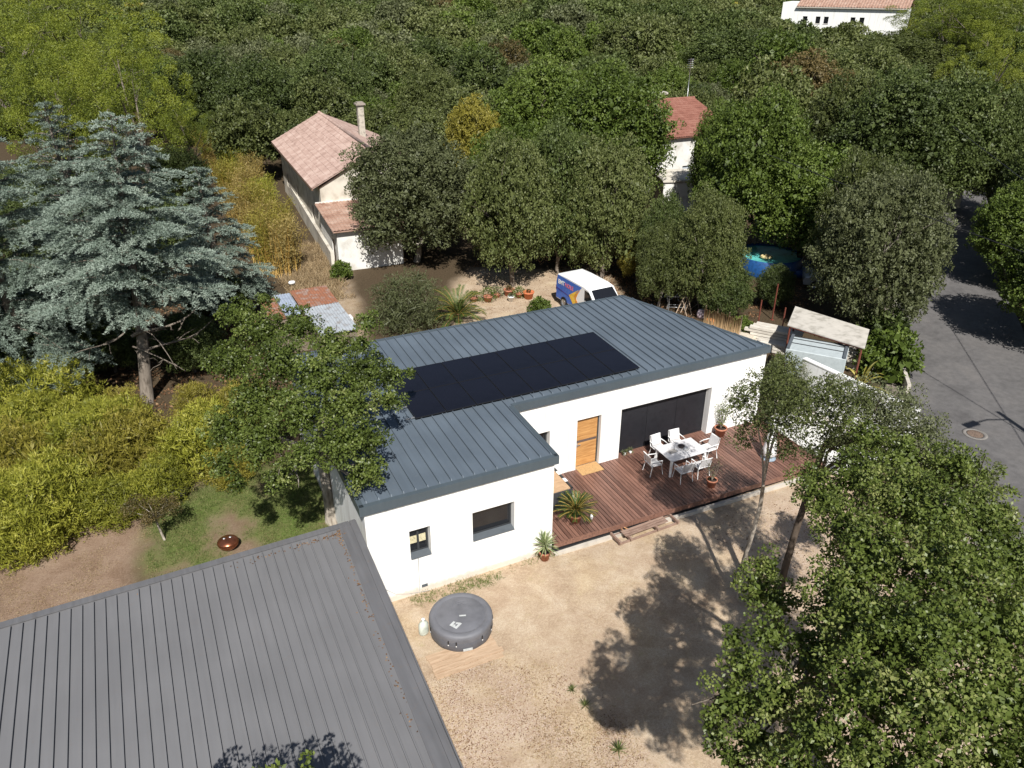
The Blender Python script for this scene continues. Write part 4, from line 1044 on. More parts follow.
for (a, b_) in ((1.0, 2.0), (6.5, 7.5)):
    f = MB(); f.box(.4+a, .4+b_, .55, .6, .9, 2.2); wn = f.build('window', simple('blue_white_shutter', (.4, .45, .5), .6) if 'blue_white_shutter' not in MATS else MATS['blue_white_shutter'], rh)
f = MB(); f.box(3.8, 4.9, .55, .6, 0, 2.2); f.build('door', MATS['brown_shutter'], rh)
wt = at(672, 212, 0)
wo = empty('white_outbuilding', (float(wt[0])-1.1, float(wt[1]), 0), -.35, 'small white outbuilding with cream side half hidden between oak crowns', 'outbuilding')
w = MB(); wall_grid(w, (0, 0, 0), (1, 0, 0), (0, -1, 0), 3.4, -.2, 2.6, [(.9, 1.35, .9, 1.7)], .2); wall_grid(w, (0, 4, 0), (0, -1, 0), (-1, 0, 0), 4, -.2, 2.6, [], .2); wall_grid(w, (3.4, 0, 0), (0, 1, 0), (1, 0, 0), 4, -.2, 2.6, [], .2); w.build('wall', M_wwall, wo)
f = MB(); f.prism([(-.15, -.15), (3.55, -.15), (3.55, 4.1), (-.15, 4.1)], 2.6, 2.75); f.build('roof', M_cream, wo)
f = MB(); f.box(.9, 1.35, .1, .14, .9, 1.7); f.build('window', MATS['blue_white_shutter'], wo)

# far house on the rise
def ray(u, v, t): return CAM+(_F+_R*(u-512)/FPX-_U*(v-384)/FPX)*t
A, Bq = ray(783, 4.5, 150), ray(907, 11.5, 141)
d = (Bq-A); ang = math.atan2(d[1], d[0]); Lf = math.hypot(d[0], d[1]); ze = float((A[2]+Bq[2])/2)
fh = empty('far_house', (float(A[0]), float(A[1]), float(hill(A[0], A[1]))), ang, 'long white house with tiled roof on the rise at the top edge', 'house')
zb = float(hill(A[0], A[1])); H_ = ze-zb
wins = [(2.0, 2.9, H_-3.4, H_-2.0)]+[(x, x+.85, H_-2.9, H_-1.6) for x in (7.0, 10.2)]+[(x, x+.85, H_-2.9, H_-1.6) for x in (16.0, 18.2)]
wins = []
for u in (789.5+.0, ): pass
for u in (808.5, 822, 830.5, 857.5, 866.5):
    s_ = Lf*(u-783)/(907-783)*1.0; s_ = s_*.99
    wins.append((s_-.42, s_+.42, H_-2.75, H_-1.55))
w = MB(); wall_grid(w, (0, 0, 0), (1, 0, 0), (0, -1, 0), Lf, -1, H_, wins, .3); wall_grid(w, (Lf, 0, 0), (0, 1, 0), (1, 0, 0), 9, -1, H_, [], .3); wall_grid(w, (0, 9, 0), (0, -1, 0), (-1, 0, 0), 9, -1, H_, [], .3); w.build('wall', M_white, fh)
for q in wins:
    f = MB(); f.box(q[0], q[1], .2, .24, q[2], q[3]); wn = f.build('window', M_glass, fh)
    f = MB(); f.box(q[0]-.06, q[1]+.06, -.06, -.005, q[2]-.1, q[2]-.02); f.build('sill', M_conc, wn)
r_ = MB(); tile_slope(r_, (Lf*.12, -.4, H_+.05), (Lf+.4, -.4, H_+.05), (Lf+.4, 5, H_+1.9), (Lf*.12, 5, H_+1.9), step=.5, h=.1); tile_slope(r_, (Lf+.4, 10, H_+.05), (Lf*.12, 10, H_+.05), (Lf*.12, 5, H_+1.9), (Lf+.4, 5, H_+1.9), step=.5, h=.1)
rr = r_.build('roof', M_tile3, fh)
f = MB(); f.box(Lf*.12, Lf+.42, -.48, -.38, H_-.1, H_+.06); f.build('gutter', M_conc, rr)
f = MB(); f.box(0, Lf*.12, 0, 9, H_, H_+.8); f.build('parapet', M_white, fh)

# ------------------------------------------------------------------ van
vr, vf = np.array([11.1, 20.25]), np.array([11.42, 15.75])
hd = (vf-vr)/np.linalg.norm(vf-vr); ang = math.atan2(hd[1], hd[0])
van = empty('parked_van', (11.1+.86+hd[0]*2.35, 20.25+hd[1]*2.35, 0), ang, 'white delivery van with blue and orange printed side behind the roof edge', 'van')
M_vw = simple('white_van_paint', (.82, .83, .83), .25, var=.02); M_vb = simple('blue_print', (.035, .13, .50), .3, var=.08); M_vo = simple('orange_print', (.75, .30, .03), .35); M_vy = simple('yellow_print', (.8, .5, .05), .35)
M_vn = simple('dark_blue_print', (.025, .04, .26), .3); M_vr_ = simple('pink_red_print', (.62, .16, .24), .35); M_tyre = simple('tyre_rubber', (.025, .025, .025), .85)
# body: x forward, y left; length 4.9 (rear -2.35 .. front 2.5), half width .87
prof = [(-2.35, .35), (-2.37, 1.0), (-2.30, 1.72), (-2.20, 1.93), (-1.2, 1.98), (0.5, 1.97), (1.02, 1.90), (1.75, 1.25), (2.38, 1.05), (2.52, .75), (2.50, .35)]
def body_section(mb, prof, hw, tuck=.09):
    n = len(prof); P = []
    for s in (-1, 1):
        for x, z in prof:
            t = tuck*max(0, (z-1.0)/1.0); P.append((x, s*(hw-t), z))
    F = [tuple(range(n))[::-1], tuple(range(n, 2*n))]+[(i_, (i_+1) % n, n+(i_+1) % n, n+i_) for i_ in range(n)]
    mb.add(P, F)
f = MB(); body_section(f, prof, .87, 0); vb = f.build('body', M_vw, van, bevel=.05)
sy = lambda z, s, e: s*(.87+e)
def decal(nm, pts, mt, s=-1, e=.004, par=vb, th=.006):
    f = MB(); n = len(pts); P = [(x, sy(z, s, e), z) for x, z in pts]+[(x, sy(z, s, e-th), z) for x, z in pts]
    f.add(P, [tuple(range(n)), tuple(range(n, 2*n))[::-1]]+[(i_, (i_+1) % n, n+(i_+1) % n, n+i_) for i_ in range(n)]); return f.build(nm, mt, par)
bp_ = decal('blue_panel', [(-2.31, .42), (-.15, .42), (-.45, 1.05), (.34, 1.84), (-2.20, 1.86), (-2.32, 1.4)], M_vb)
decal('dark_stripe', [(-2.31, .98), (-.85, .86), (-.8, .93), (-2.32, 1.08)], M_vn, e=.010)
decal('yellow_arrow', [(-.95, .98), (.05, 1.62), (-.25, 1.30), (-.42, .98), (.0, .50), (-.45, .5)], M_vy, e=.012)
decal('orange_arrow', [(-.42, 1.12), (.22, 1.68), (-.02, 1.36), (-.20, 1.0), (.28, .50), (-.1, .5)], M_vo, e=.016)
def text(nm, s, size, loc, rot, mt, par, ext=.004):
    cu = bpy.data.curves.new(nm, 'FONT'); cu.body = s; cu.size = size; cu.extrude = ext; cu.materials.append(mt); cu.offset = .012
    o_ = bpy.data.objects.new(nm, cu); COL.objects.link(o_); dg = bpy.context.evaluated_depsgraph_get(); me_ = bpy.data.meshes.new_from_object(o_.evaluated_get(dg)); bpy.data.objects.remove(o_)
    o2 = bpy.data.objects.new(nm, me_); COL.objects.link(o2); o2.parent = par; o2.location = loc; o2.rotation_euler = rot; return o2
# writing on the side seen from the camera (camera sees the -x world side)
text('lettering', 'EMT', .36, (-2.13, sy(1.4, -1, .010), 1.36), (R_(90), 0, 0), M_vw, bp_)
text('lettering', 'HOLE', .34, (-1.40, sy(1.4, -1, .010), 1.36), (R_(90), 0, 0), M_vr_, bp_)
decal('side_window', [(.62, 1.18), (1.55, 1.18), (1.08, 1.76), (.62, 1.80)], M_glass, e=.006)
decal('side_window', [(.62, 1.18), (1.55, 1.18), (1.08, 1.76), (.62, 1.80)], M_glass, s=1, e=.006)
f = MB(); f.add([(1.07, -.72, 1.86), (1.07, .72, 1.86), (1.73, .80, 1.28), (1.73, -.80, 1.28), (1.06, -.72, 1.88), (1.06, .72, 1.88), (1.76, .80, 1.285), (1.76, -.80, 1.285)], [(4, 5, 6, 7), (0, 1, 5, 4), (3, 2, 6, 7)]); f.build('windscreen', M_glass, van)
f = MB(); f.box(-2.395, -2.372, -.6, .6, 1.15, 1.65); f.build('rear_window', M_glass, van)
for s in (-1, 1):
    f = MB(); f.box(-2.40, -2.36, s*.80-.05, s*.80+.05, .85, 1.15); f.build('tail_light', M_red, van)
    f = MB(); f.box(2.44, 2.53, s*.68-.14, s*.68+.14, .72, .9); f.build('headlight', M_steel, van)
    f = MB(); f.box(1.35, 1.5, s*.98-.06, s*.98+.06, 1.15, 1.4); f.build('mirror', M_black, van)
    for x in (-1.45, 1.6):
        f = MB(); f.tube([(x, s*.66, .34), (x, s*.90, .34)], .34, 20); wh = f.build('wheel', M_tyre, van)
        f = MB(); f.tube([(x, s*.9, .34), (x, s*.915, .34)], .2, 16); f.build('rim', M_steel, wh)
# hatchback in the neighbour's drive
def car(loc, rz, paint, label, s=1):
    e = empty('parked_car', loc, rz, label, 'car'); f = MB()
    P_ = [(-2.0, .3), (-2.05, .8), (-1.95, 1.0), (-1.55, 1.42), (.35, 1.45), (1.05, .98), (1.9, .82), (2.02, .6), (2.0, .3)]
    body_section(f, P_, .86, .25); b_ = f.build('body', paint, e, bevel=.05)
    for sgn in (-1, 1):
        f = MB(); n = 4; q = [(-1.5, 1.02), (.85, 1.02), (.3, 1.38), (-1.4, 1.38)]; f.add([(x, sgn*(.866-.25*(z-1)), z) for x, z in q], [(0, 1, 2, 3)]); f.build('side_window', M_glass, e)
        f = MB(); f.box(-2.08, -2.0, sgn*.66-.14, sgn*.66+.14, .8, .95); f.build('tail_light', M_red, e)
        f = MB(); f.box(1.93, 2.04, sgn*.62-.16, sgn*.62+.16, .62, .76); f.build('headlight', M_steel, e)
        for x in (-1.25, 1.28):
            f = MB(); f.tube([(x, sgn*.64, .31), (x, sgn*.87, .31)], .31, 18); wh = f.build('wheel', M_tyre, e); f = MB(); f.tube([(x, sgn*.87, .31), (x, sgn*.885, .31)], .19, 12); f.build('rim', M_steel, wh)
    f = MB(); f.add([(.37, -.72, 1.44), (.37, .72, 1.44), (1.04, .80, 1.01), (1.04, -.80, 1.01)], [(0, 1, 2, 3)]); f.build('windscreen', M_glass, e)
    f = MB(); f.add([(-1.60, -.72, 1.41), (-1.60, .72, 1.41), (-1.98, .80, 1.04), (-1.98, -.80, 1.04)], [(0, 3, 2, 1)]); f.build('rear_window', M_glass, e)
    return e
M_silver = simple('silver_paint', (.55, .56, .57), .3, metal=.3, var=.03)
p = at(836, 282, .4); car((float(p[0]), float(p[1]), 0), 2.4, M_silver, 'silver car half hidden under the grey-green tree by the road')
p = at(962, 180, .6); car((float(p[0]), float(p[1]), .06), .8, M_vw, 'white car beyond the trees at the far end of the road')
p = at(985, 121, .6); 
# pool
M_teal = simple('turquoise_cover', (.12, .50, .47), .4, var=.2, scale=2.5, bump=.3, bscale=3); M_pb = simple('blue_pool_liner', (.012, .075, .24), .5, var=.2)
pc = at(769, 253, 1.15)
pool = empty('garden_pool', (float(pc[0]), float(pc[1]), 0), 0, 'round turquoise garden pool with blue sides under the oaks', 'pool')
f = MB(); f.lathe([(2.15, -.1), (2.2, .2), (2.2, 1.1), (2.14, 1.16), (2.08, 1.1), (2.07, .9)], n=48); f.build('wall', M_pb, pool)
f = MB(); f.prism([(2.07*math.cos(a*math.pi/24), 2.07*math.sin(a*math.pi/24)) for a in range(48)], .95, 1.02); f.build('water', M_teal, pool)
f = MB(); f.lathe([(.0, 0), (.35, .02), (.42, .1), (.3, .18), (.12, .12), (0, .12)], n=20); t = f.build('pool_float', simple('cream_float', (.75, .6, .3), .5), loc=tuple(at(766, 258, 1.04))); tag(t, 'cream and yellow float lying on the turquoise pool', 'float')
f = MB(); f.lathe([(1.3, 0), (1.35, .5), (1.2, .55), (1.1, .3)], n=30); t = f.build('paddling_pool', M_pb, loc=tuple(at(797, 272, 0))); tag(t, 'small blue paddling pool right of the turquoise pool', 'pool')

# ------------------------------------------------------------------ shelter, trailer, stacks beyond the wall
sc_ = [np.array(at(*q, 2.2)) for q in [(795.3, 306.4), (869.5, 329.8), (864.8, 348.6), (787.5, 325.2)]]
o_ = sum(sc_)/4; sh = empty('open_shelter', (float(o_[0]), float(o_[1]), 0), 0, 'open shelter with pale sheet roof on red posts beyond the white wall', 'shelter')
loc_ = [(float(q[0]-o_[0]), float(q[1]-o_[1])) for q in sc_]
f = MB(); f.prism(loc_[::-1], 2.17, 2.22); f.build('roof_sheet', simple('lichened_pale_sheet', (.50, .47, .42), .85, var=.14, scale=2.5, dirt=(.28, .26, .22)), sh)
for q in loc_:
    f = MB(); f.box(q[0]*.93-.03, q[0]*.93+.03, q[1]*.93-.03, q[1]*.93+.03, 0, 2.17); f.build('post', M_red, sh)
for a_, b_ in ((0, 1), (3, 2)):
    f = MB(); f.tube([(loc_[a_][0]*.93, loc_[a_][1]*.93, 2.12), (loc_[b_][0]*.93, loc_[b_][1]*.93, 2.12)], .05, 4); f.build('beam', M_red, sh)
g = [np.array(at(*q, 1.95)) for q in [(791.4, 334.5), (850, 344.7)]]; g2 = [np.array(at(*q, .95)) for q in [(845.3, 366)]]
c_ = (g[0]+g[1])/2; dd = g[1]-g[0]; ang = math.atan2(dd[1], dd[0]); Lg = float(np.hypot(dd[0], dd[1]))
tr_ = empty('grey_trailer', (float(c_[0]), float(c_[1]), 0), ang, 'flat light-grey covered trailer under the pale shelter roof', 'trailer')
M_tg = simple('light_grey_tarp', (.42, .47, .48), .6, var=.06)
f = MB(); f.box(-Lg/2, Lg/2, -1.75, 0, .6, 1.92); f.build('body', M_tg, tr_, bevel=.03)
for y in (-.12, -.40, -.95):
    f = MB(); f.box(-Lg/2+.12, Lg/2-.12, y-.02, y+.02, 1.922, 1.95); f.build('rail', M_frame, tr_)
for x in (-Lg/2+.03, Lg/2-.17):
    f = MB(); f.box(x, x+.14, -1.74, -.01, 1.924, 2.0); f.build('end_rail', M_sill, tr_)
for x in (-.9, .9):
    f = MB(); f.tube([(x, -1.8, .3), (x, -1.6, .3)], .3, 14); f.build('wheel', M_tyre, tr_)
def stack(u, v, z, rz, L_, n, w_, label, mt=None):
    p = at(u, v, z); e = empty('timber_stack', (float(p[0]), float(p[1]), 0), rz, label, 'timber', 'stacked timber beyond the white wall')
    zz = .05; 
    f = MB()
    for k in range(n):
        for j in range(3): f.box(-L_/2+rng.normal()*.12, L_/2+rng.normal()*.12, -w_/2+j*w_/3, -w_/2+(j+.85)*w_/3, zz, zz+.13)
        zz += .17
    f.build('boards', mt or MATS['bleached_boards'], e)
    f = MB(); f.box(-L_/3, -L_/3+.1, -w_/2-.05, w_/2+.05, 0, .05); f.build('bearer', M_old, e)
woodmat('bleached_boards', (.5, .46, .4), (.7, .66, .58), (2, 9, 9), .85, True)
stack(776, 327, .9, ang-.05, 2.6, 5, .9, 'stack of bleached boards left of the grey trailer')
stack(778, 343, .5, ang-.05, 2.0, 3, .7, 'low stack of boards nearest the house corner')
stack(863, 358, .6, ang-.05, 2.8, 4, 1.0, 'stack of bleached boards right of the grey trailer')
stack(876, 343, 1.0, ang-.1, 3.0, 6, .4, 'narrow pile of long boards behind the right board stack')
for (u, v, h_) in ((772, 320, 2.2), (842, 372, 1.6), (780, 340, 1.9), (757, 330, 1.8)):
    p = at(u, v, 0); f = MB(); f.box(-.025, .025, -.025, .025, 0, h_); f.box(-.09, .09, -.09, .09, 0, .03); t = f.build('red_post', M_red, loc=(float(p[0]), float(p[1]), 0)); tag(t, 'thin faded red metal post among the timber stacks', 'post', 'red posts in the timber yard')
# pale slabs at the fence foot, reed fence, junk
p = at(744, 336, .2)
e = empty('stone_slabs', (float(p[0]), float(p[1]), 0), ang, 'pile of pale stone slabs behind the right end of the house', 'slabs')
for k in range(5):
    f = MB(); f.box(-.7+rng.normal()*.15, .6+rng.normal()*.15, -.5+rng.normal()*.1, .45+rng.normal()*.1, k*.075, k*.075+.07, rz=rng.normal()*.12); f.build('slab', simple('pale_stone', (.55, .49, .40), .9, var=.12) if 'pale_stone' not in MATS else MATS['pale_stone'], e)
fa, fb_ = at(703, 330, 0)[:2], at(738, 341, 0)[:2]
M_reed = woodmat('orange_reed_screen', (.30, .19, .09), (.52, .36, .19), (26, 26, .8), .9)
fe = empty('reed_fence', (float(fa[0]), float(fa[1]), 0), math.atan2(*(fb_-fa)[::-1]), 'short tan reed fence behind the right part of the roof', 'fence'); Lr = float(np.hypot(*(fb_-fa)))
f = MB(); x = 0
while x < Lr: f.tube([(x, 0, 0), (x+rng.normal()*.02, rng.normal()*.03, 1.25+rng.normal()*.06)], .018, 5); x += .032
f.build('reeds', M_reed, fe)
for k in range(4):
    f = MB(); f.tube([(Lr*k/3, .05, 0), (Lr*k/3, .05, 1.45)], .035, 6); f.build('post', M_old, fe)
def frame_thing(name, u, v, w_, h_, dpt, rz, mt, label, cat, cross=True):
    p = at(u, v, 0); e = empty(name, (float(p[0]), float(p[1]), 0), rz, label, cat); r0 = .03
    for s in (-1, 1):
        f = MB(); f.tube([(s*w_/2, -dpt/2, 0), (s*w_/2*.9, 0, h_), (s*w_/2, dpt/2, 0)], r0, 6); f.build('leg', mt, e)
    f = MB(); f.tube([(-w_/2-.1, 0, h_), (w_/2+.1, 0, h_)], r0*1.3, 6); f.build('top_bar', mt, e)
    for sg in (-1, 1):
        f = MB(); f.tube([(-w_/2, sg*dpt/3, h_*.35), (w_/2, sg*dpt/3, h_*.35)], r0*.8, 5); f.build('crossbar', mt, e)
    return e
frame_thing('folding_rack', 668, 303, 1.3, 1.15, .8, .5, M_metalw, 'white metal folding rack behind the roof, left of the trestles', 'rack')
frame_thing('folding_rack', 676, 311, 1.0, .9, .6, -.5, M_steel, 'grey metal folding rack just behind the roof seam edge', 'rack')
frame_thing('trestle', 682, 313, 1.1, 1.0, .7, .8, M_old, 'wooden trestle behind the roof, left one', 'trestle')
frame_thing('trestle', 690, 311, 1.1, 1.0, .7, .5, M_old, 'wooden trestle behind the roof, right one next to the slim trunk', 'trestle')
f = MB(); f.lathe([(.25, 0), (.3, .3), (.22, .5), (.05, .55)], n=16, sy=.8); t = f.build('plastic_sack', simple('pink_white_sack', (.75, .62, .66), .6, var=.1, bump=.4, bscale=6), loc=tuple(at(701, 318, .0))); tag(t, 'pinkish white sack by the slim trunk', 'sack')
f = MB(); f.lathe([(.22, 0), (.3, .35), (.27, .4)], n=16); t = f.build('bucket', simple('orange_plastic', (.75, .27, .08), .5), loc=tuple(at(709, 326, .0))); tag(t, 'orange plastic tub beside the reed fence', 'tub')
# corrugated shed
sx0, sy0 = -3.85, 17.0
shd = empty('corrugated_shed', (sx0, sy0, 0), .02, 'small shed roofed with rusty and grey corrugated sheets', 'shed')
def corr(nm, x0, x1, y0, y1, z0, z1, mt, lift=0):
    f = MB(); n = int((x1-x0)/.025); P = []; 
    for i_ in range(n+1):
        x = x0+(x1-x0)*i_/n; h = .018*math.sin(2*math.pi*x/.15)+lift
        P += [(x, y0, z0+h), (x, y1, z1+h), (x, y0, z0+h-.012), (x, y1, z1+h-.012)]
    F = [(4*i_, 4*i_+4, 4*i_+5, 4*i_+1) for i_ in range(n)]+[(4*i_+2, 4*i_+3, 4*i_+7, 4*i_+6) for i_ in range(n)]+[(4*i_, 4*i_+2, 4*i_+6, 4*i_+4) for i_ in range(n)]
    f.add(P, F); return f.build(nm, mt, shd)
M_rust = simple('rusty_corrugated_iron', (.27, .115, .065), .8, var=.3, scale=3, dirt=(.33, .27, .24)); M_galv = simple('weathered_galvanised', (.38, .41, .44), .5, var=.15, scale=2.5, dirt=(.27, .25, .24))
f = MB(); f.box(.05, 1.95, .1, 6.0, 0, 1.92); f.box(-1.6, .05, 2.8, 6.0, 0, 1.85); f.build('wall', simple('old_shed_boards', (.2, .16, .12), .9, var=.2, stretch=(8, 8, 1)), shd)
corr('roof_sheet', 0.02, 2.0, -.1, 3.75, 1.98, 2.06, M_galv); corr('roof_sheet', 0.0, 2.0, 3.6, 6.2, 2.09, 2.16, M_rust)
corr('roof_sheet', -.9, -.03, 3.1, 6.1, 2.0, 2.08, simple('bluish_corrugated', (.33, .38, .47), .5, var=.12, scale=3)); corr('roof_sheet', -1.7, -.93, 2.9, 5.9, 1.95, 2.02, M_rust)
f = MB(); f.box(-.25, .25, -.25, .25, 0, 1.15); t = f.build('white_cabinet', M_metalw, loc=(-1.50, 20.7, 0), bevel=.02); tag(t, 'white boxy cabinet standing against the right side of the shed', 'cabinet')
f = MB(); f.lathe([(.12, 0), (.14, .12), (.1, .2), (0, .21)], n=14, sx=1.6); t = f.build('water_tub', M_metalw, loc=tuple(at(292, 284, .3))); tag(t, 'pale upturned tub on the dry grass behind the shed', 'tub')
# pots behind the house
pots = [(488, 300, .28, .38, 'leafy green plant in a pinkish pot, left end of the row of pots', 'oak', .55), (474, 300, .22, .25, 'dark reddish plant in a low pot beside the palm', 'brown', .4), (497, 296, .2, .25, 'silvery plant in a low pot in the middle of the row', 'olive', .45),
        (509, 294, .34, .42, 'brown terracotta pot with a rim, right of the silvery plant', 'brown', .2), (511, 300, .2, .36, 'small white pot in front of the brown terracotta pot', 'olive', .15), (519, 296, .2, .28, 'small bushy green plant between the two terracotta pots', 'oak', .4), (528.5, 297, .34, .46, 'bright orange-red terracotta pot at the foot of the pale trunk', 'brown', .12)]
for (u, v, r0, h_, lb, mt_, sp) in pots:
    p = at(u, v, .1); e = empty('garden_pot', (float(p[0]), float(p[1]), 0), 0, lb, 'potted plant', 'pots in the back yard')
    pm = {'small w': M_metalw}.get(lb[:7], M_terra)
    if lb.startswith('bright'): pm = simple('orange_terracotta', (.55, .17, .07), .7, var=.1)
    f = MB(); f.lathe([(r0*.68, 0), (r0*.95, h_*.82), (r0*1.05, h_*.84), (r0*1.05, h_), (r0*.9, h_), (r0*.85, h_*.85), (0, h_*.86)], n=20); f.build('pot', pm, e)
    n = int(900*sp); q = unit(rng.normal(size=(n, 3))+[0, 0, .6])*(sp*rng.random(n)**.4)[:, None]; leaf_obj('leaves', e, q+[0, 0, h_], unit(q), .10, .05, rng.random(n), LEAF[mt_])
# back yard palm
pm_ = at(458, 322, 0); e = empty('young_palm', (float(pm_[0]), float(pm_[1]), 0), 0, 'young feather palm at the back edge of the roof', 'palm')
f = MB(); f.lathe([(.2, 0), (.24, .3), (.16, .5)], n=12); f.build('trunk', BARK['dark'], e)
fronds('fronds', e, 34, 1.5, 2.1, LEAF['spike'], z=.45, leaflet=.32, lw=.018, droop=1.1, e0=72, e1=8, pairs=34)
# poles, street lamp, wires
lampx, lampy = 20.75, -7.4
e = empty('street_lamp', (lampx, lampy, 0), 0, 'tall street lamp on the road just outside the right edge', 'street lamp')
f = MB(); f.tube([(0, 0, 0), (0, 0, 8.0)], [.16, .11], 10); f.build('pole', M_conc, e)
f = MB(); f.tube([(0, 0, 7.3), (-1.0, .0, 7.75), (-1.7, 0, 7.8)], .04, 6); ar_ = f.build('arm', M_steel, e)
f = MB(); f.box(-2.45, -1.65, -.14, .14, 7.72, 7.86); f.build('lamp_head', M_grey, ar_)
for k, (a_, b_) in enumerate((((948, 325), (1024, 448)), ((935, 380), (1012, 427)))):
    pa, pb = at(*a_, 0), at(*b_, 0); dz = np.array([sd.x, sd.y, sd.z])
    z_ = 7.6; pa = pa-dz*(z_/-dz[2])*-1*-1 if False else pa+dz*(-z_/dz[2])*-1*-1
    pa = at(*a_, 0)-dz*(z_/abs(dz[2])); pb = at(*b_, 0)-dz*(z_/abs(dz[2]))
    d = (pb-pa)/np.linalg.norm(pb-pa); P_ = [pa-d*30+[0, 0, .3], pa-d*10, pa, pb, pb+d*12+[0, 0, .3]]
    f = MB(); f.tube(P_, .022, 5); t = f.build('overhead_cable', M_black); tag(t, ['black overhead cable running above the road, steeper one', 'black overhead cable crossing above the road, flatter one'][k], 'cable')
for (u, v, h_, lb) in ((920, 216, 6.5, 'grey utility pole by the far bend of the road'), (894, 304, 2.2, 'short pale post on the verge under the grey-green tree')):
    p = at(u, v, 0); e = empty('utility_pole', (float(p[0]), float(p[1]), 0), 0, lb, 'pole'); f = MB(); f.tube([(0, 0, -.2), (0, 0, h_)], [.14, .10], 8); f.build('shaft', M_conc, e); f = MB(); f.box(-.35, .35, -.04, .04, h_-.3, h_-.2); f.build('crossarm', M_steel, e)
p = at(948, 190, 1.2); e = empty('garden_hut', (float(p[0]), float(p[1]), 0), .6, 'small hut with orange-brown roof at the far end of the road', 'hut')
f = MB(); f.box(-1.3, 1.3, -1.2, 1.2, 0, 1.9); f.build('wall', M_wwall, e); f = MB(); f.add([(-1.5, -1.4, 1.9), (1.5, -1.4, 1.9), (1.5, 0, 2.5), (-1.5, 0, 2.5), (1.5, 1.4, 1.9), (-1.5, 1.4, 1.9)], [(0, 1, 2, 3), (3, 2, 4, 5), (0, 3, 5), (1, 4, 2)]); f.build('roof', simple('orange_brown_sheet', (.42, .24, .13), .8), e)
p = at(985, 115, 2.5); e = empty('white_cottage', (float(p[0]), float(p[1]), float(hill(p[0], p[1]))), .9, 'small white cottage glimpsed between trees at the right edge', 'cottage')
f = MB(); f.box(-4, 4, -2.5, 2.5, -.5, 3.0); f.build('wall', M_white, e); f = MB(); f.add([(-4.2, -2.7, 3), (4.2, -2.7, 3), (4.2, 0, 4.2), (-4.2, 0, 4.2), (4.2, 2.7, 3), (-4.2, 2.7, 3)], [(0, 1, 2, 3), (3, 2, 4, 5), (0, 3, 5), (1, 4, 2)]); f.build('roof', M_tile3, e)
# ------------------------------------------------------------------ foreground oaks (clumps given as photo direction + real height)
def custom_tree(name, base, fork, clumps_px, r, n, lsize, lwid, kind, bark, label, group=None, sprig=.28, per=22, nl=9, rmul=1.0, limbs=None, shell=.35, flat=.85, core=.10, gap=1.4, dz=0.0):
    cl = []
    for (u, v, z, rp) in clumps_px:
        z = z+dz; p = at(u, v, z); dist = np.linalg.norm(p-CAM); cl.append((p[0]-base[0], p[1]-base[1], p[2], rp*dist/FPX*rmul))
    e = empty(name, (base[0], base[1], 0), 0, label, 'tree', group)
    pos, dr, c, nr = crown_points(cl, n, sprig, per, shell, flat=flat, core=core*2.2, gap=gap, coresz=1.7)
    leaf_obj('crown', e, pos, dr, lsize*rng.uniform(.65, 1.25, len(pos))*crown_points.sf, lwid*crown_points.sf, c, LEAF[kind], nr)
    mb = trunk_mb((0, 0, -.3), (fork[0]-base[0], fork[1]-base[1], fork[2]), r, cl, nl, 7)
    for (a, b_, r0) in (limbs or []):
        p, q = bent(np.array(a)-[base[0], base[1], 0], np.array(b_)-[base[0], base[1], 0], r0, r0*.4, 6, .06); mb.tube(p, q, 7)
    mb.build('trunk', BARK[bark], e)
    return e
# big front right oak
BIG = [(735, 700, 5.3, 26), (714, 722, 5.0, 16), (742, 665, 5.6, 22), (772, 636, 5.8, 22), (775, 700, 5.6, 30), (735, 640, 5.6, 12), (752, 738, 5.2, 18), (815, 655, 5.6, 34), (760, 590, 5.0, 24), (778, 602, 5.0, 20), (765, 568, 5.0, 16),
       (826, 500, 5.8, 26), (812, 478, 5.6, 18), (858, 478, 6.2, 30), (850, 530, 6.4, 32), (880, 560, 6.8, 40), (900, 500, 6.6, 36), (935, 520, 6.8, 38), (960, 470, 6.3, 26), (985, 520, 6.6, 34), (722, 708, 4.8, 14), (716, 742, 4.8, 12), (730, 755, 4.9, 14), (1005, 560, 6.6, 36), (950, 575, 7.2, 44),
       (845, 590, 6.4, 34), (870, 630, 6.8, 42), (920, 640, 7.2, 46), (980, 630, 7.0, 46), (1025, 620, 6.6, 36), (835, 620, 6.0, 28), (870, 690, 6.6, 44), (930, 710, 7.0, 48), (990, 700, 6.8, 46), (1040, 700, 6.4, 44),
       (820, 735, 6.0, 36), (870, 760, 6.3, 42), (940, 790, 6.6, 50), (1010, 780, 6.4, 48), (790, 770, 5.6, 26), (760, 745, 5.2, 22), (740, 768, 4.8, 14), (870, 440, 6.0, 20), (1060, 600, 6, 40), (1070, 760, 6, 50), (905, 460, 6.2, 24), (930, 531, 4, 28), (913, 490, 3.2, 26), (944, 482, 4, 24), (890, 630, 3.2, 34), (926, 628, 4, 34), (860, 560, 3.5, 24)]  # closing low clumps are unseen, added to shade the yard and darken the crown
custom_tree('oak_tree', (1.8, -11.6), (1.7, -11.6, 5.2), BIG, .26, 240000, .070, .047, 'near', 'grey', 'large bright green oak filling the lower right corner', sprig=.205, per=90, nl=16, rmul=.93, shell=.7, gap=1.45, core=.13, dz=2.0)
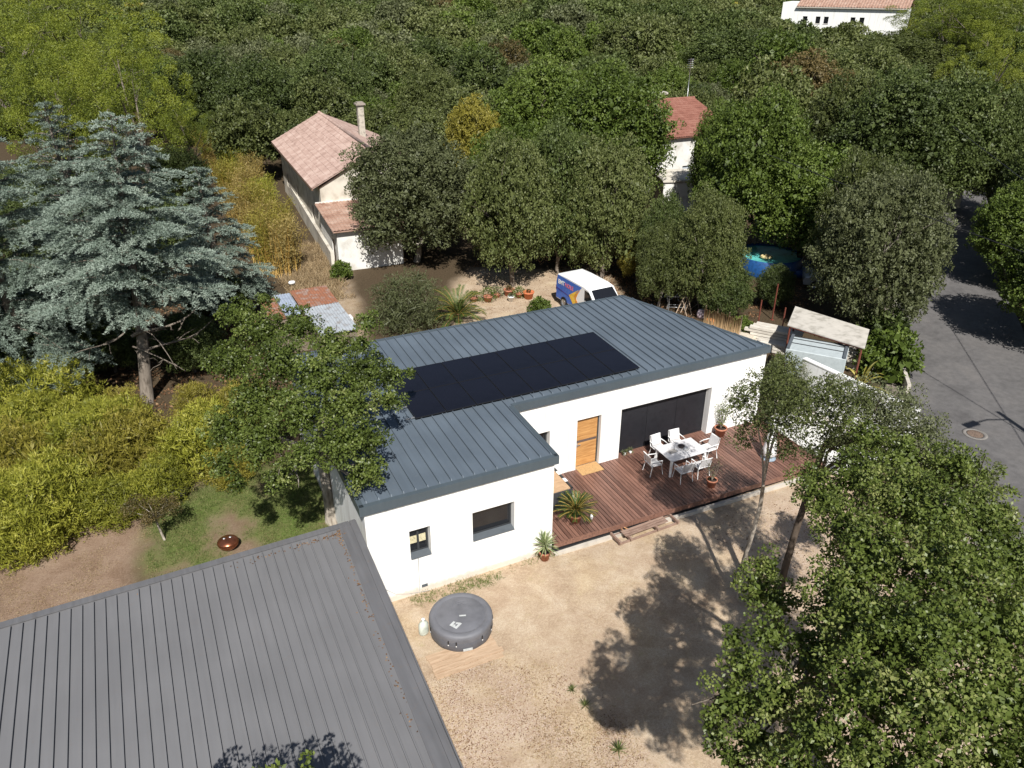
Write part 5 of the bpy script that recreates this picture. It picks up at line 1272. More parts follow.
# slender trees before the deck
B2 = tuple(float(a) for a in at(742, 600, 0)[:2]); B3 = tuple(float(a) for a in at(776, 628, 0)[:2])
TH2 = [(745, 398, 5.6, 15), (737, 402, 5.4, 12), (762, 388, 5.8, 16), (776, 376, 6.1, 15), (785, 362, 6.2, 11), (788, 398, 6.0, 20), (752, 420, 5.2, 14), (742, 440, 4.6, 9), (780, 425, 5.6, 18), (805, 415, 6.1, 20), (822, 395, 6.4, 18), (830, 425, 6.0, 20), (812, 450, 5.3, 12), (785, 450, 4.8, 10), (850, 405, 6.6, 18)]
custom_tree('slender_tree', B2, (B2[0], B2[1], 4.4), TH2, .08, 48000, .062, .04, 'holm', 'pale', 'slender pale-barked forked tree in front of the wooden deck', sprig=.17, per=40, nl=3, shell=.8, rmul=1.08, core=.05, gap=1.2,
            limbs=[((B2[0], B2[1], 4.2), (B2[0]+.7, B2[1]+.5, 6.4), .06)], dz=1.7)
TH3 = [(868, 400, 6.6, 22), (890, 418, 6.8, 26), (915, 440, 6.9, 26), (938, 462, 6.9, 22), (905, 402, 6.8, 16), (880, 440, 6.5, 24), (850, 440, 6.0, 20), (960, 480, 6.8, 20), (985, 478, 6.8, 16), (985, 500, 6.6, 16), (930, 428, 7.0, 14), (862, 462, 5.8, 18), (950, 500, 6.6, 18), (838, 462, 5.5, 10), (835, 385, 6.6, 12)]
custom_tree('slender_tree', B3, (B3[0]+.7, B3[1]+.3, 6.2), TH3, .12, 76000, .062, .038, 'olive', 'dark', 'dark leaning trunk with grey-green crown over the white garden wall', sprig=.18, per=44, nl=8, shell=.75, rmul=.95, core=.10,
            dz=.9)
# left oak beside the house
LO = [(298, 326, 7.6, 20), (262, 332, 7.2, 22), (238, 316, 6.8, 16), (332, 345, 7.2, 20), (360, 345, 7.0, 14), (232, 362, 6.6, 24), (280, 362, 7.4, 28), (320, 375, 7.2, 28), (362, 372, 6.6, 24), (388, 375, 6.2, 16), (390, 400, 5.8, 14), (350, 405, 6.4, 26), (300, 415, 6.6, 28), (255, 400, 6.4, 26),
      (225, 430, 5.6, 22), (260, 445, 5.6, 24), (222, 466, 4.8, 14), (305, 455, 5.6, 20), (340, 445, 5.8, 26), (365, 440, 5.6, 22), (370, 470, 4.9, 16), (360, 478, 4.6, 14)  , (280, 478, 4.6, 14), (238, 484, 4.2, 10), (368, 322, 6.8, 12), (410, 372, 5.8, 6), (265, 300, 6.8, 10)]
custom_tree('oak_tree', (-6.42, 4.9), (-6.6, 4.7, 3.2), LO, .21, 150000, .082, .054, 'near', 'pale', 'oak with dark leafy crown beside the left end of the solar roof', sprig=.22, per=80, nl=10, rmul=.92, shell=.6, gap=1.4, core=.12)
# crown just below the frame, its sprigs and shadow reach the grey roof
LB = [(270, 806, 6.0, 26), (222, 812, 5.9, 22), (175, 806, 5.8, 16), (312, 812, 6.0, 20), (306, 772, 5.4, 11), (290, 850, 6, 40), (210, 860, 6, 40)]
custom_tree('oak_tree', (-9.6, -12.2), (-9.5, -12.3, 4), LB, .18, 26000, .10, .065, 'near', 'grey', 'oak mostly below the lower edge, its sprigs over the grey roof', sprig=.22, per=40, nl=5)
# sapling on the lawn
e = empty('sapling', (-12.0, 6.3, 0), 0, 'small leaning sapling with thin foliage on the lawn', 'sapling')
b = MB(); pts, rr = bent((0, 0, 0), (-.12, .05, .95), .045, .035, 4, .02); b.tube(pts, rr, 8)
cl = []
for k in range(9):
    th = k*2.4; ee = (-.1+.75*math.cos(th)*(.5+.5*rng.random()), .05+.75*math.sin(th)*(.5+.5*rng.random()), 1.25+.35*rng.random()); p, q = bent(pts[-1], ee, .02, .006, 4, .08); b.tube(p, q, 5); cl.append((*ee, .24))
b.build('trunk', BARK['pale'], e)
pos, dr, c, nr = crown_points(cl, 3600, .13, 16, .9, core=0, gap=.6); leaf_obj('crown', e, pos, dr, .06, .035, c, LEAF['brown'], nr)

# ------------------------------------------------------------------ cedars
def cedar(key_base, H, rmax, label, lean=(0, 0), nb=64, dens=1.0, dead=(), lo=.2, name='blue_cedar'):
    e = empty(name, (key_base[0], key_base[1], 0), 0, label, 'tree', 'blue cedars by the left edge')
    tb = MB(); top = np.array([lean[0], lean[1], H]); pts = [np.array([0, 0, -.3])+(top-[0, 0, -.3])*t+np.array([math.sin(t*5)*.1, math.cos(t*4)*.1, 0]) for t in np.linspace(0, 1, 9)]
    tb.tube(pts, [.28*(1-t)**.85+.02 for t in np.linspace(0, 1, 9)], 10)
    P, Dn, Cc = [], [], []
    for k in range(nb):
        t = lo+(1-lo)*((k+.5)/nb)**.95; th = k*2.39996+rng.normal()*.25
        L_ = rmax*(1-t)**.62*(.72+.42*rng.random())*(1.0 if t > lo+.12 else .9)+.25; z0 = H*t; o = top*[t, t, 0]+[0, 0, z0]
        el = .30-.25*(1-t)+rng.normal()*.07; d = np.array([math.cos(th)*math.cos(el), math.sin(th)*math.cos(el), math.sin(el)]); side = np.array([-math.sin(th), math.cos(th), 0])
        tip = o+d*L_+np.array([0, 0, -.10*L_]); mid = o+d*L_*.5+np.array([0, 0, .03*L_]); tb.tube([o, mid, tip], [.055*(1-t)+.02, .03, .008], 5)
        for s in np.arange(.07, 1.0, .058/max(.35, L_*.30)/dens):
            c_ = o+(mid-o)*2*s if s < .5 else mid+(tip-mid)*(2*s-1)
            for sg in (-1, 1):
                if rng.random() < .12: continue
                l_ = (.44*L_*math.sin(math.pi*min(1, s*.80+.14))+.10)*rng.uniform(.55, 1.15); dd = unit(d*[1, 1, .6]*.75+side*sg*rng.uniform(.5, .95)+rng.normal(size=3)*[.08, .08, .05])
                nt_ = max(2, int(l_/.075)); q = (np.arange(nt_)+rng.random(nt_))/nt_
                cc = c_+np.outer(q*l_, dd)+np.outer(-.30*l_*q*q, [0, 0, 1.])+rng.normal(size=(nt_, 3))*.02
                m_ = 10; base = np.repeat(cc, m_, 0)+rng.normal(size=(nt_*m_, 3))*[.035, .035, .018]
                out = unit(np.repeat(dd[None, :], nt_*m_, 0)*.6+rng.normal(size=(nt_*m_, 3))*[.7, .7, .35]+[0, 0, .12])
                P.append(base); Dn.append(out); Cc.append(np.clip(.30+.38*np.repeat(q, m_)+rng.normal()*.10, 0, 1)+rng.normal(size=nt_*m_)*.08)
    for (a, b_, r0) in dead:
        p, q = bent(a, b_, r0, r0*.2, 7, .10); tb.tube(p, q, 6)
        for _ in range(5):
            i0 = rng.integers(2, 7); p2, q2 = bent(p[i0], p[i0]+rng.normal(size=3)*[.9, .9, .6], r0*.4, .01, 4, .15); tb.tube(p2, q2, 4)
    tb.build('trunk', BARK['grey'], e)
    P, Dn, Cc = np.concatenate(P), np.concatenate(Dn), np.concatenate(Cc)
    leaf_obj('crown', e, P, Dn, .125*rng.uniform(.7, 1.3, len(P)), .034, Cc, LEAF['cedar'], unit(np.array([0, 0, 1.])+rng.normal(size=P.shape)*.55))
    return e
cedar((-12.0, 17.2), 12.6, 5.4, 'tall blue cedar with visible grey trunk, left part of photo', lean=(1.3, .4), nb=70, lo=.34, dens=.92,
      dead=[((.1, 0, 3.4), (3.0, -.8, 4.6), .09), ((.1, 0, 2.6), (3.6, .8, 3.3), .06), ((0, 0, 3.8), (-2.2, -1.2, 3.5), .05), ((0, 0, 2.9), (1.9, -1.6, 2.0), .045)])
cedar((-7.4, 25.0), 8.8, 3.2, 'smaller blue cedar beside the yellow bamboo', nb=58, lo=.16)
cedar((-16.8, 21.0), 12.8, 5.6, 'blue cedar cut by the left edge of the photo', nb=76, lo=.12, dens=.85)
cedar((-13.6, 27.5), 12.0, 3.8, 'thin-topped blue cedar behind the two big cedars', nb=58, lo=.3, dens=.75)

# ------------------------------------------------------------------ tree kinds
print('protos')
tree_proto('holm_a', 7.4, 3.7, 3.5, 44, 38000, .13, .085, 'holm', 'grey', .30, 34, (.75, 1.25))
tree_proto('holm_b', 6.6, 3.4, 3.1, 38, 34000, .13, .085, 'dark', 'grey', .30, 34, (.75, 1.2))
tree_proto('oak_a', 8.2, 4.0, 3.7, 44, 40000, .15, .10, 'oak', 'grey', .34, 34, (.8, 1.35))
tree_proto('oak_b', 7.4, 3.6, 3.3, 38, 34000, .15, .10, 'oak', 'dark', .34, 34, (.8, 1.3))
tree_proto('olive_a', 7.0, 3.5, 3.3, 42, 40000, .12, .07, 'olive', 'pale', .27, 34, (.7, 1.2))
tree_proto('pine_a', 12.5, 4.4, 4.4, 30, 80000, .13, .040, 'pine', 'grey', .62, 330, (1.0, 1.55), gap=1.8, core=.02, coresz=2.0, shell=.55)
tree_proto('far_a', 6.6, 3.3, 2.7, 18, 13000, .20, .14, 'holm', 'grey', .40, 26, (.9, 1.4))
tree_proto('far_b', 7.2, 3.0, 3.0, 16, 12000, .20, .14, 'dark', 'grey', .40, 26, (.9, 1.4))
tree_proto('far_c', 5.8, 3.0, 2.3, 15, 11000, .19, .13, 'olive', 'grey', .38, 26, (.8, 1.3))
# shrubs: crown from the ground
def shrub_proto(key, H, r, n, ls, lw, kind, ncl=12, sprig=.25):
    cl = rand_clumps(r, r, H*.62, H*.40, ncl, .3*r, .48*r, .15); pos, dr, c, nr = crown_points(cl, n, sprig, 30, .7, up=.5, gap=1.25)
    dr = unit(dr+np.array([0, 0, .75])) if kind == 'bamboo' else dr
    me = leaf_mesh('foliage', pos, dr, ls*rng.uniform(.7, 1.3, len(pos))*crown_points.sf, lw*crown_points.sf, c, LEAF[kind], nr)
    mb = MB()
    for k in range(7):
        c_ = cl[k]; p, q = bent((rng.normal()*.12, rng.normal()*.12, -.2), c_[:3], .045, .012, 4, .08); mb.tube(p, q, 5)
    t = mb.build('stems', BARK['grey']); tme = t.data; bpy.data.objects.remove(t); TREE[key] = (me, tme)
shrub_proto('bush_a', 2.5, 1.35, 17000, .13, .024, 'bamboo', 26, .19)
shrub_proto('bush_b', 2.0, 1.1, 13000, .12, .022, 'bamboo', 22, .17)
shrub_proto('willow', 3.1, 2.1, 26000, .20, .028, 'olive', 22, .3)
shrub_proto('vine', 2.4, 1.3, 5200, .20, .15, 'oak', 12, .3)
def place_bush(key, loc, s, label, mat=None, group=None, name='shrub', sz=None, cat='shrub'):
    e = place_tree(key, loc, s, rng.random()*6.28, label, cat, group, mat, name, sz)
    e.children[0].name = 'foliage'; e.children[1].name = 'stems'; return e

CUSTOM = []   # (x, y, r)
def mid(key, u, v, zc, rpx, label, mat=None, base_r=3.6, Hc=None, sz=None, group=None, name='oak_tree'):
    """tree whose crown centre is seen at (u, v) at height zc"""
    p = at(u, v, zc); dist = np.linalg.norm(p-CAM); s = rpx*dist/FPX/base_r
    hc = {'holm_a': 4.0, 'holm_b': 3.6, 'oak_a': 4.6, 'oak_b': 4.2, 'olive_a': 3.8, 'pine_a': 8.3, 'far_a': 4.2, 'far_b': 4.5, 'far_c': 3.8}[key]
    g = float(hill(p[0], p[1]))
    e = place_tree(key, (float(p[0]), float(p[1]), g), s, rng.random()*6.28, label, 'tree', group, mat, name, (zc-g)/hc if sz is None else sz)
    CUSTOM.append((p[0], p[1], s*base_r)); return e
mid('olive_a', 412, 192, 4.8, 68, 'round grey-green holm oak in front of the pink-roofed house', None, name='holm_oak')
mid('holm_b', 512, 208, 5.0, 52, 'dark green oak with pale trunk behind the row of pots', 'holm')
mid('holm_a', 560, 195, 5.2, 44, 'dark green oak right behind the parked van', 'dark')
mid('oak_a', 545, 120, 6.0, 48, 'bright green broad oak, left half of the large crown above the van')
mid('oak_a', 612, 136, 6.2, 56, 'bright green broad oak between the yellow tree and the red roof')
mid('holm_a', 606, 205, 4.8, 46, 'olive-dark oak with a rusty patch right above the van', 'holm')
mid('holm_b', 664, 240, 3.4, 26, 'dark oak below the white outbuilding', 'dark')
mid('olive_a', 638, 252, 2.0, 22, 'small yellowish tree just right of the van', 'yellow')
mid('olive_a', 662, 262, 2.8, 28, 'small dark olive tree above the folding racks', 'holm')
mid('olive_a', 710, 248, 4.0, 36, 'grey-green tree with slim pale trunk behind the roof edge', 'holm')
mid('oak_a', 755, 172, 6.0, 50, 'bright green oak right of the white outbuilding')
mid('oak_b', 812, 203, 4.6, 54, 'bright green oak above the turquoise pool')
mid('oak_b', 718, 158, 5.2, 27, 'yellowish green oak crown below the red roof corner', 'oak')
mid('olive_a', 882, 250, 5.0, 60, 'grey-green spreading tree beside the road')
mid('olive_a', 860, 225, 5.0, 40, 'grey-green tree just left of the roadside tree', 'holm')
mid('oak_a', 900, 142, 6.0, 52, 'large dark green oak left of the road bend', 'dark')
mid('oak_b', 958, 138, 6.2, 46, 'dark green oak directly above the road bend', 'dark')
mid('oak_a', 1030, 232, 3.6, 40, 'dark green oak overhanging the shaded road at the right edge', 'oak')
mid('oak_b', 1075, 275, 4.2, 52, 'oak crown just outside the right edge shading the road')
mid('oak_b', 1050, 195, 5, 40, 'dark oak at the right edge above the road', 'dark')
mid('holm_b', 1006, 150, 5.5, 30, 'dark oak beside the white cottage', 'dark')
mid('oak_b', 800, 100, 6.0, 44, 'brownish oak below the far white house', 'brown')
mid('oak_b', 845, 130, 6.0, 40, 'olive green oak right of the browning oak', 'holm')
mid('holm_a', 738, 62, 6.5, 52, 'tall dark green oak behind the antenna', 'dark')
mid('olive_a', 905, 58, 6.5, 52, 'grey-green round oak below the right end of the far house', 'holm')
mid('oak_b', 472, 140, 4.6, 28, 'yellow-leaved tree in front of the dark woodland', 'yellow')
mid('holm_a', 430, 110, 4.6, 34, 'olive green oak just right of the tall chimney', 'holm')
mid('holm_b', 330, 92, 5.5, 44, 'dark oak behind the ridge of the pink roof', 'dark')
mid('holm_b', 262, 105, 5.5, 44, 'dark oak left behind the pink roof', 'dark')
mid('holm_a', 205, 95, 5.5, 40, 'dark holm oak between the pine and the pink roof', 'dark')
mid('holm_b', 776, 285, 1.5, 19, 'dark low bushy tree in front of the pool', 'dark')
mid('holm_b', 725, 290, 1.8, 30, 'dark bushy tree behind the reed fence', 'dark')
mid('pine_a', 90, 50, 11, 58, 'tall yellow-green pine, middle one of the left group', base_r=4.2, name='pine_tree')
mid('pine_a', 20, 70, 11, 56, 'tall yellow-green pine at the left edge', base_r=4.2, name='pine_tree')
mid('pine_a', 130, 95, 9.5, 50, 'tall yellow-green pine right behind the cedar top', base_r=4.2, name='pine_tree')
mid('pine_a', 55, 115, 9.0, 50, 'yellow-green pine between the two cedar tops', base_r=4.2, name='pine_tree')
mid('pine_a', 10, 20, 12, 46, 'yellow-green pine in the top left corner', base_r=4.2, name='pine_tree')
mid('pine_a', 190, 130, 5.0, 22, 'small yellow-green pine beside the dry bamboo', base_r=4.2, name='pine_tree')
mid('pine_a', 950, 25, 11, 46, 'bright pine right of the far white house', base_r=4.2, name='pine_tree')
mid('pine_a', 1005, 20, 12, 46, 'bright pine in the top right corner', base_r=4.2, name='pine_tree')
mid('pine_a', 985, 75, 9, 34, 'lower bright pine above the white cottage', base_r=4.2, name='pine_tree')
p = at(410, 318, .6); place_bush('willow', (float(p[0]), float(p[1])+.4, 0), .95, 'large rounded grey-green bush at the back edge of the roof', name='bush', sz=.95)
p = at(887, 362, .8); place_bush('vine', (float(p[0]), float(p[1]), 0), 1.0, 'bright leafy vine shrub at the road corner of the white wall', name='vine')
p = at(783, 388, 1.0); place_bush('willow', (float(p[0]), float(p[1]), 0), .62, 'grey-green shrub between the right end of the house and the white garden wall', name='bush', sz=.75)
p = at(882, 334, 1.2); place_bush('vine', (float(p[0]), float(p[1]), 0), 1.0, 'darker leafy shrub behind the bright vine', 'dark', name='vine')
for (u, v, lb, s) in ((540, 312, 'low green shrub at the rear of the van', .5), (742, 328, 'small bright green bush beside the stone slabs', .42), (342, 274, 'green bush behind the rusty shed roof', .5)):
    p = at(u, v, .4); place_bush('vine', (float(p[0]), float(p[1]), 0), s, lb, name='bush')
for (u, v, z, s, lb) in ((175, 175, 2.5, .8, 'low oak added as dark shade between the cedar top and the bamboo'), (95, 170, 2.5, .8, 'low oak added as dark shade behind the two cedar tops'), (30, 190, 2.5, .8, 'low oak added as dark shade behind the left cedar'), (60, 330, 1.5, .6, 'undergrowth tree added as dark shade left of the cedar trunk'), (110, 350, 1.2, .5, 'shrub added as dark shade just left of the cedar trunk'), (190, 350, 1.2, .5, 'shrub added as dark shade right of the cedar trunk'), (20, 370, 1.2, .5, 'shrub added as dark shade below the left cedar'), (215, 300, 1.5, .55, 'shrub added as dark shade below the small cedar'), (85, 250, 2, .8, 'oak added as dark shade, hidden behind the tall cedar'), (160, 235, 2, .8, 'oak added as dark shade behind the right side of the tall cedar'), (15, 245, 2, .8, 'oak added as dark shade at the left edge between cedar boughs'), (45, 205, 2.5, .8, 'oak added as dark shade between the left cedar and the tall one'), (130, 275, 1.5, .6, 'shrub added as dark shade directly behind the tall cedar trunk'), (15, 305, 1.5, .6, 'shrub added as dark shade at the left edge under the cedar'), (70, 285, 1.5, .65, 'shrub added as dark shade left behind the tall cedar')):
    p = at(u, v, z); place_tree('holm_b', (float(p[0]), float(p[1]), 0), s, rng.random()*6, lb, 'tree', 'trees added as dark shade among the cedars', 'dark', 'holm_oak', s*.9)  # dark trees added to stand in for the black shade between the cedars
for (x, y, s, lb) in ((43.5, 9.5, 1.1, 'oak outside the right edge, nearest the road shadow'), (39.5, 4.0, 1.0, 'oak outside the right edge, lower one'), (50, 13.5, 1.15, 'oak outside the right edge, upper one')):
    place_tree('oak_a', (x, y, 0), s, rng.random()*6, lb, 'tree', None, None, 'oak_tree'); CUSTOM.append((x, y, 4*s))
# agave by the wall
p = at(862, 384, .3); e = empty('agave_plant', (float(p[0]), float(p[1]), 0), 0, 'plant with long arching yellow leaves at the outer foot of the white wall', 'plant'); blades('leaves', e, 14, 1.1, 1.7, .13, LEAF['yellow'], droop=1.3, z=.2, seg=7)
# ------------------------------------------------------------------ hedge of yellow-green shrubs
k = 0
for v in np.arange(402, 575, 18):
    for u in np.arange(-50, 236, 31):
        uu, vv = u+rng.normal()*8+(18 if int((v-398)/21) % 2 else 0), v+rng.normal()*5
        lim = 560-max(0, (uu-0))*.42 if uu < 130 else 505-max(0, uu-130)*.30
        if vv > lim-12: continue
        if 122 < uu < 175 and vv < 428: continue
        if 160 < uu < 200 and 415 < vv < 445: continue
        p = at(uu, vv, 1.1)
        yel = uu > 110 and rng.random() < .55 or rng.random() < .10
        place_bush(['bush_a', 'bush_b'][k % 2], (float(p[0]), float(p[1]), 0), rng.uniform(.65, 1.2), 'yellowing leafy shrub in the overgrown bank below the cedars' if yel else 'yellow-green leafy shrub in the overgrown bank left of the lawn', 'yellow' if yel else None,
                   'yellowing shrubs of the bank' if yel else 'yellow-green shrubs of the bank')
        k += 1
# dry bamboo behind
def bamboo_clump(loc, H, r, n, kind, label, group):
    e = empty('bamboo', loc, 0, label, 'bamboo', group); mb = MB(); P, Dd, Cc = [], [], []
    for k in range(n):
        a = rng.random()*6.28; rr_ = r*math.sqrt(rng.random()); b0 = np.array([rr_*math.cos(a), rr_*math.sin(a), 0]); h = H*(.7+.35*rng.random()); lean = rng.normal(size=2)*.10*h
        pts = [b0+np.array([lean[0]*t*t, lean[1]*t*t, h*t*(1-.06*t)]) for t in np.linspace(0, 1, 5)]; mb.tube(pts, [.022, .02, .017, .012, .005], 4)
        m_ = 170; t = rng.random(m_)**.55*.97+.03; base = b0+np.outer(t*t, [lean[0], lean[1], 0])+np.outer(t*(1-.06*t)*h, [0, 0, 1]); off = rng.normal(size=(m_, 3))*[.16, .16, .10]
        P.append(base+off); Dd.append(unit(off*2+rng.normal(size=(m_, 3))*.4+[0, 0, .25])); Cc.append(rng.normal(.45, .2)+rng.normal(size=m_)*.15)
    mb.build('canes', BARK['cane'], e); P, Dd = np.concatenate(P), np.concatenate(Dd)
    leaf_obj('leaves', e, P, Dd, .19*rng.uniform(.6, 1.3, len(P)), .035, np.concatenate(Cc), LEAF[kind])
for k, (u, v, H, kind) in enumerate([(286, 274, 4.2, 'dry'), (272, 272, 4.4, 'yellow'), (264, 258, 4.2, 'dry'), (280, 255, 4.2, 'yellow'), (262, 236, 4.2, 'yellow'), (245, 238, 4.2, 'dry'), (250, 215, 4.0, 'dry'), (268, 218, 3.6, 'bamboo'), (235, 208, 4.2, 'yellow'), (255, 197, 3.8, 'dry'), (240, 188, 4, 'bamboo'), (225, 182, 4, 'dry'), (214, 172, 4.2, 'yellow')]):
    p = at(u, v, 0); bamboo_clump((float(p[0]), float(p[1]), 0), H, 1.05, 42, kind, {'dry': 'straw-coloured bamboo clump between cedar and pink-roofed house', 'yellow': 'golden yellow bamboo clump between cedar and pink-roofed house', 'bamboo': 'greenish bamboo clump between cedar and pink-roofed house'}[kind], {'dry': 'straw bamboo clumps', 'yellow': 'golden bamboo clumps', 'bamboo': 'greenish bamboo clumps'}[kind])
# ------------------------------------------------------------------ woodland
keepout = [(-1, 29, 12, 57), (26, 33.5, 43, 55), (-6, 16, 4, 30), (5, 14, 15, 27), (22, 12, 32, 24), (9, 10, 22, 20)]
A_, B_ = ray(783, 15, 150), ray(907, 15, 141)
def blocked(x, y, r, h):
    for (a, b_, c, d) in keepout:
        if a-r*.5 < x < c+r*.5 and b_-r*.5 < y < d+r*.5: return True
    if x > road_left(y)-2.5 and x < road_left(y)+11 and y < 62: return True
    for (cx, cy, cr) in CUSTOM:
        if (x-cx)**2+(y-cy)**2 < (r*.75+cr*.75)**2: return True
    # house on the rise and its foreground stay open
    u, v, zz = proj((x, y, float(hill(x, y))+h)); rp = r*FPX/zz
    if 775-rp*.5 < u < 905+rp*.3 and 100 < zz < 170: 
        if v < 24: return True
    for (u0, u1, v0, v1, dm) in ((268, 386, 108, 270, 68), (674, 712, 97, 140, 80), (662, 684, 176, 212, 70), (655, 668, 82, 95, 84), (975, 998, 112, 124, 115)):
        if zz < dm and u0-rp*1.05 < u < u1+rp*1.05 and v < v1 and v+2*rp > v0: return True
    return False
cands = []
step = 4.3
for ix in np.arange(-80, 260, step):
    for iy in np.arange(14, 300, step):
        x, y = ix+rng.normal()*1.1+(step/2 if int(iy/step) % 2 else 0), iy+rng.normal()*1.1
        u, v, zz = proj((x, y, float(hill(x, y))+4))
        if zz < 20 or zz > 300 or u < -60 or u > 1085 or v < -42 or v > 300: continue
        if zz > 190 and v > 10: pass
        if u < 215 and v > 108: continue
        if u < 470 and v > 150 and u > 210: continue
        if v > 235: continue
        cands.append((zz, x, y, u, v))
cands.sort()
nind = 0; far = []; PL = []
WL = {'holm': ('olive-green holm oak', 'holm_oak'), 'dark': ('dark green holm oak', 'holm_oak'), 'olive': ('grey-green holm oak', 'holm_oak'), 'oak': ('bright green oak', 'oak_tree'), 'yellow': ('yellowish tree', 'oak_tree'), 'brown': ('brownish oak', 'oak_tree')}
for (zz, x, y, u, v) in cands:
    s = .72+.85*rng.random()**2.2
    if len(PL) and np.any(np.hypot(np.array(PL)[:, 0]-x, np.array(PL)[:, 1]-y) < 1.95*(np.array(PL)[:, 2]+s)): continue
    if blocked(x, y, 3.0*s, 6.2*s): continue
    PL.append((x, y, s))
    q = fbm(np.array(x), np.array(y), 22, 40)+rng.normal()*.13
    kd = 'dark' if q < .40 else 'holm' if q < .62 else 'olive' if q < .72 else ('oak' if rng.random() < .8 else 'brown')
    if rng.random() < .015: kd = 'yellow'
    if nind < 230:
        key = {0: 'far_a', 1: 'far_b', 2: 'far_c'}[int(rng.integers(0, 3))] if zz > 62 else {0: 'holm_a', 1: 'holm_b'}[int(rng.integers(0, 2))]
        row = 'near the front of the woodland' if zz < 75 else 'deeper in the woodland' if zz < 105 else 'far back in the woodland'
        colm = 'left third of the photo' if u < 341 else 'middle third of the photo' if u < 683 else 'right third of the photo'
        place_tree(key, (x, y, float(hill(x, y))), s, rng.random()*6.28, WL[kd][0]+' '+row+', '+colm, 'tree', WL[kd][0]+'s '+row+', '+colm, kd, WL[kd][1], s*rng.uniform(.85, 1.15))
        nind += 1
    else: far.append((x, y, s, kd))
print('individual', nind, 'far', len(far))
# the rest of the woodland as one mass: leaf clumps with trunks in one mesh
P, Dd, Cc, NR, Mi = [], [], [], [], []
kinds = ['holm', 'dark', 'olive', 'oak', 'yellow', 'brown']
for (x, y, s, kd) in far:
    n = int(1500*s*s); cl = rand_clumps(3.4*s, 3.4*s, 2.8*s, 3.9*s, 12, 1.0*s, 1.5*s); pos, dr, c, nr = crown_points(cl, n, .55, 13, .3, gap=0, core=0); NR.append(nr)
    P.append(pos+[x, y, float(hill(x, y))]); Dd.append(dr); Cc.append(c+rng.normal()*.12); Mi.append(np.full(len(pos), kinds.index(kd)))
P, Dd, Cc, Mi, NR = map(np.concatenate, (P, Dd, Cc, Mi, NR))
me = leaf_mesh('distant_woodland', P, Dd, .42*rng.uniform(.7, 1.3, len(P)), .32, Cc, LEAF['holm'], NR)
for kx in kinds[1:]: me.materials.append(LEAF[kx])
me.polygons.foreach_set('material_index', Mi.astype(np.int32))
o = bpy.data.objects.new('distant_woodland', me); COL.objects.link(o); tag(o, 'far holm oak woodland reading as one mass up to the top edge', 'woodland', kind='stuff')
print('far leaves', len(P))

# ------------------------------------------------------------------ ground cover
def scatter(poly, n, seed_mask=None):
    xs_ = [p[0] for p in poly]; ys_ = [p[1] for p in poly]
    x = rng.uniform(min(xs_), max(xs_), n*2); y = rng.uniform(min(ys_), max(ys_), n*2); m_ = poly_mask(x, y, poly, .4, .8) > rng.random(len(x))
    if seed_mask is not None: m_ &= seed_mask(x, y) > rng.random(len(x))
    return x[m_], y[m_]
def tuft_obj(name, polys, n, size, w_, mat, label, cat, dens=None, lie=.2, z=.0, per=5, spread=.05):
    X_, Y_ = [], []
    for pl_ in polys:
        a, b_ = scatter(pl_, n//len(polys), dens); X_.append(a); Y_.append(b_)
    x, y = np.repeat(np.concatenate(X_), per), np.repeat(np.concatenate(Y_), per); x = x+rng.normal(size=len(x))*spread; y = y+rng.normal(size=len(y))*spread
    zz = hill(x, y)+(fbm(x, y, 3.1, 11)-.5)*.05+z; d = unit(rng.normal(size=(len(x), 3))*[1, 1, .25]+[0, 0, lie])
    t = leaf_obj(name, None, np.stack([x, y, zz], -1), d, size*rng.uniform(.5, 1.3, len(x)), w_, np.clip(rng.normal(.5, .22, len(x)), 0, 1), LEAF[mat])
    return tag(t, label, cat, kind='stuff')
tuft_obj('grass', [LAWN], 9000, .09, .012, 'grass', 'short patchy green grass of the lawn left of the house', 'grass', lambda x, y: sstep(fbm(x, y, 1.6, 5), .28, .5), lie=1.2)
dn = lambda x, y: sstep(fbm(x, y, 1.2, 21), .42, .62)
tuft_obj('dry_grass', [YARD, PATH, SOILP], 9000, .075, .009, 'straw', 'thin dry straw on the sandy yard and path', 'dry grass', dn, lie=.4)
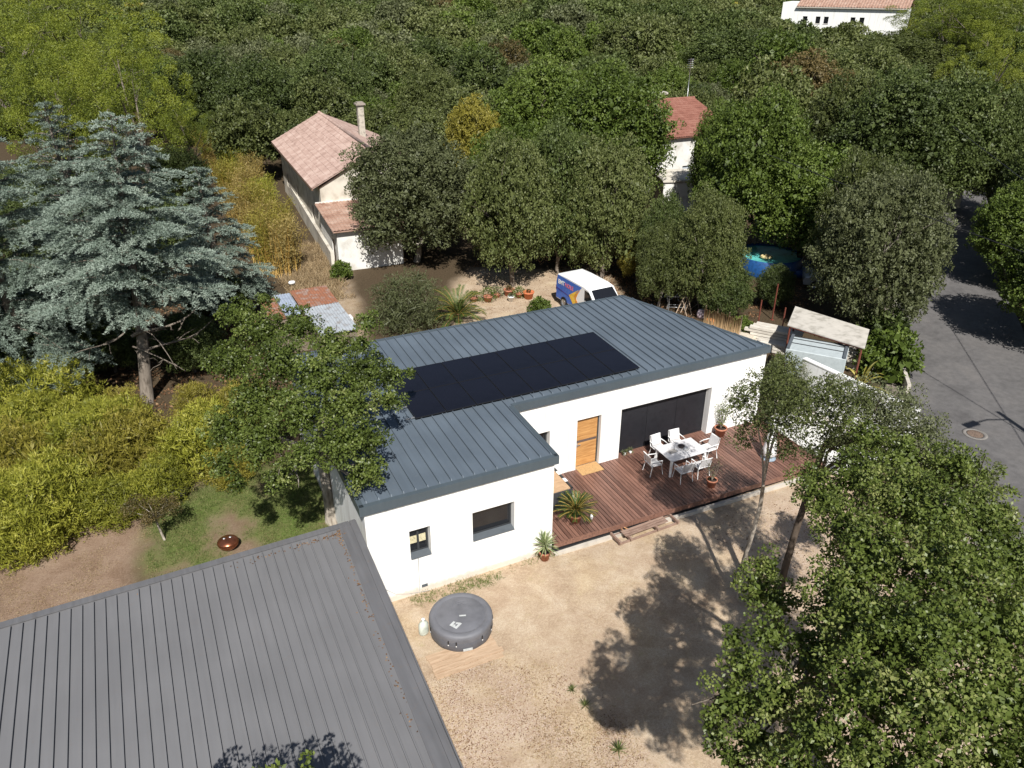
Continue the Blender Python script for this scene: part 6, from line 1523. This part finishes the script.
tuft_obj('leaf_litter', [[(-6.5, -11), (-6.5, -3.6), (-4, -3.4), (-1.6, -5.4), (-2.0, -11)]], 3800, .045, .028, 'litter', 'brown leaf litter scattered over the lower part of the yard', 'leaf litter', lambda x, y: sstep(fbm(x, y, .9, 6), .3, .6), lie=.15, per=2)
tuft_obj('straw_bits', [[(-6.5, -11), (-6.5, -3.4), (-4, -3.2), (-1.4, -5.2), (-1.8, -11)]], 5200, .06, .02, 'straw', 'pale straw and bark bits over the lower part of the yard', 'straw', lambda x, y: sstep(fbm(x, y, 1.1, 61), .3, .6), lie=.1, per=3, spread=.06)
tuft_obj('leaf_litter', [[(1.0, -12), (5.0, -5.5), (6, -1), (11.5, -1.2), (13, -12)], BACK], 3000, .06, .045, 'litter', 'scattered brown leaves in the shade under the big oak and in the back yard', 'leaf litter', lie=.15, per=2)
tuft_obj('dry_weeds', [ptsxy((285, 300), (285, 245), (330, 245), (345, 300))], 1500, .45, .03, 'straw', 'tall dry weeds on the slope below the pink-roofed house', 'weeds', lie=1.6, per=7, spread=.12)
tuft_obj('green_weeds', [ptsxy((405, 600), (470, 578), (552, 551), (552, 556), (480, 590), (410, 606))], 500, .10, .014, 'grass', 'thin green weeds along the foot of the white wing wall', 'weeds', lie=1.2, per=6)
for (u, v, s, lb) in ((618, 750, .32, 'single green grass tuft near the lower edge of the yard'), (585, 706, .26, 'straggly grey-green weed at the edge of the oak shadow'), (572, 690, .2, 'small green weed left of the oak shadow')):
    p = at(u, v, 0); e = empty('weed_tuft', (float(p[0]), float(p[1]), 0), 0, lb, 'weed'); blades('leaves', e, 34, s*.6, s*1.1, .022, LEAF['grass' if s > .3 else 'holm'], droop=.4, seg=3)
# forest-floor scrub seen between trunks
SC = [ptsxy((470, 268), (480, 235), (700, 235), (700, 300), (600, 262))]
tuft_obj('undergrowth', SC+[[(-20, 12), (-20, 30), (-5, 30), (-4, 12)], [(14, 12), (14, 34), (30, 34), (30, 14)]], 4200, .16, .09, 'litter', 'brown undergrowth and leaf litter beneath the trees', 'undergrowth', lie=.4, per=4, spread=.15)
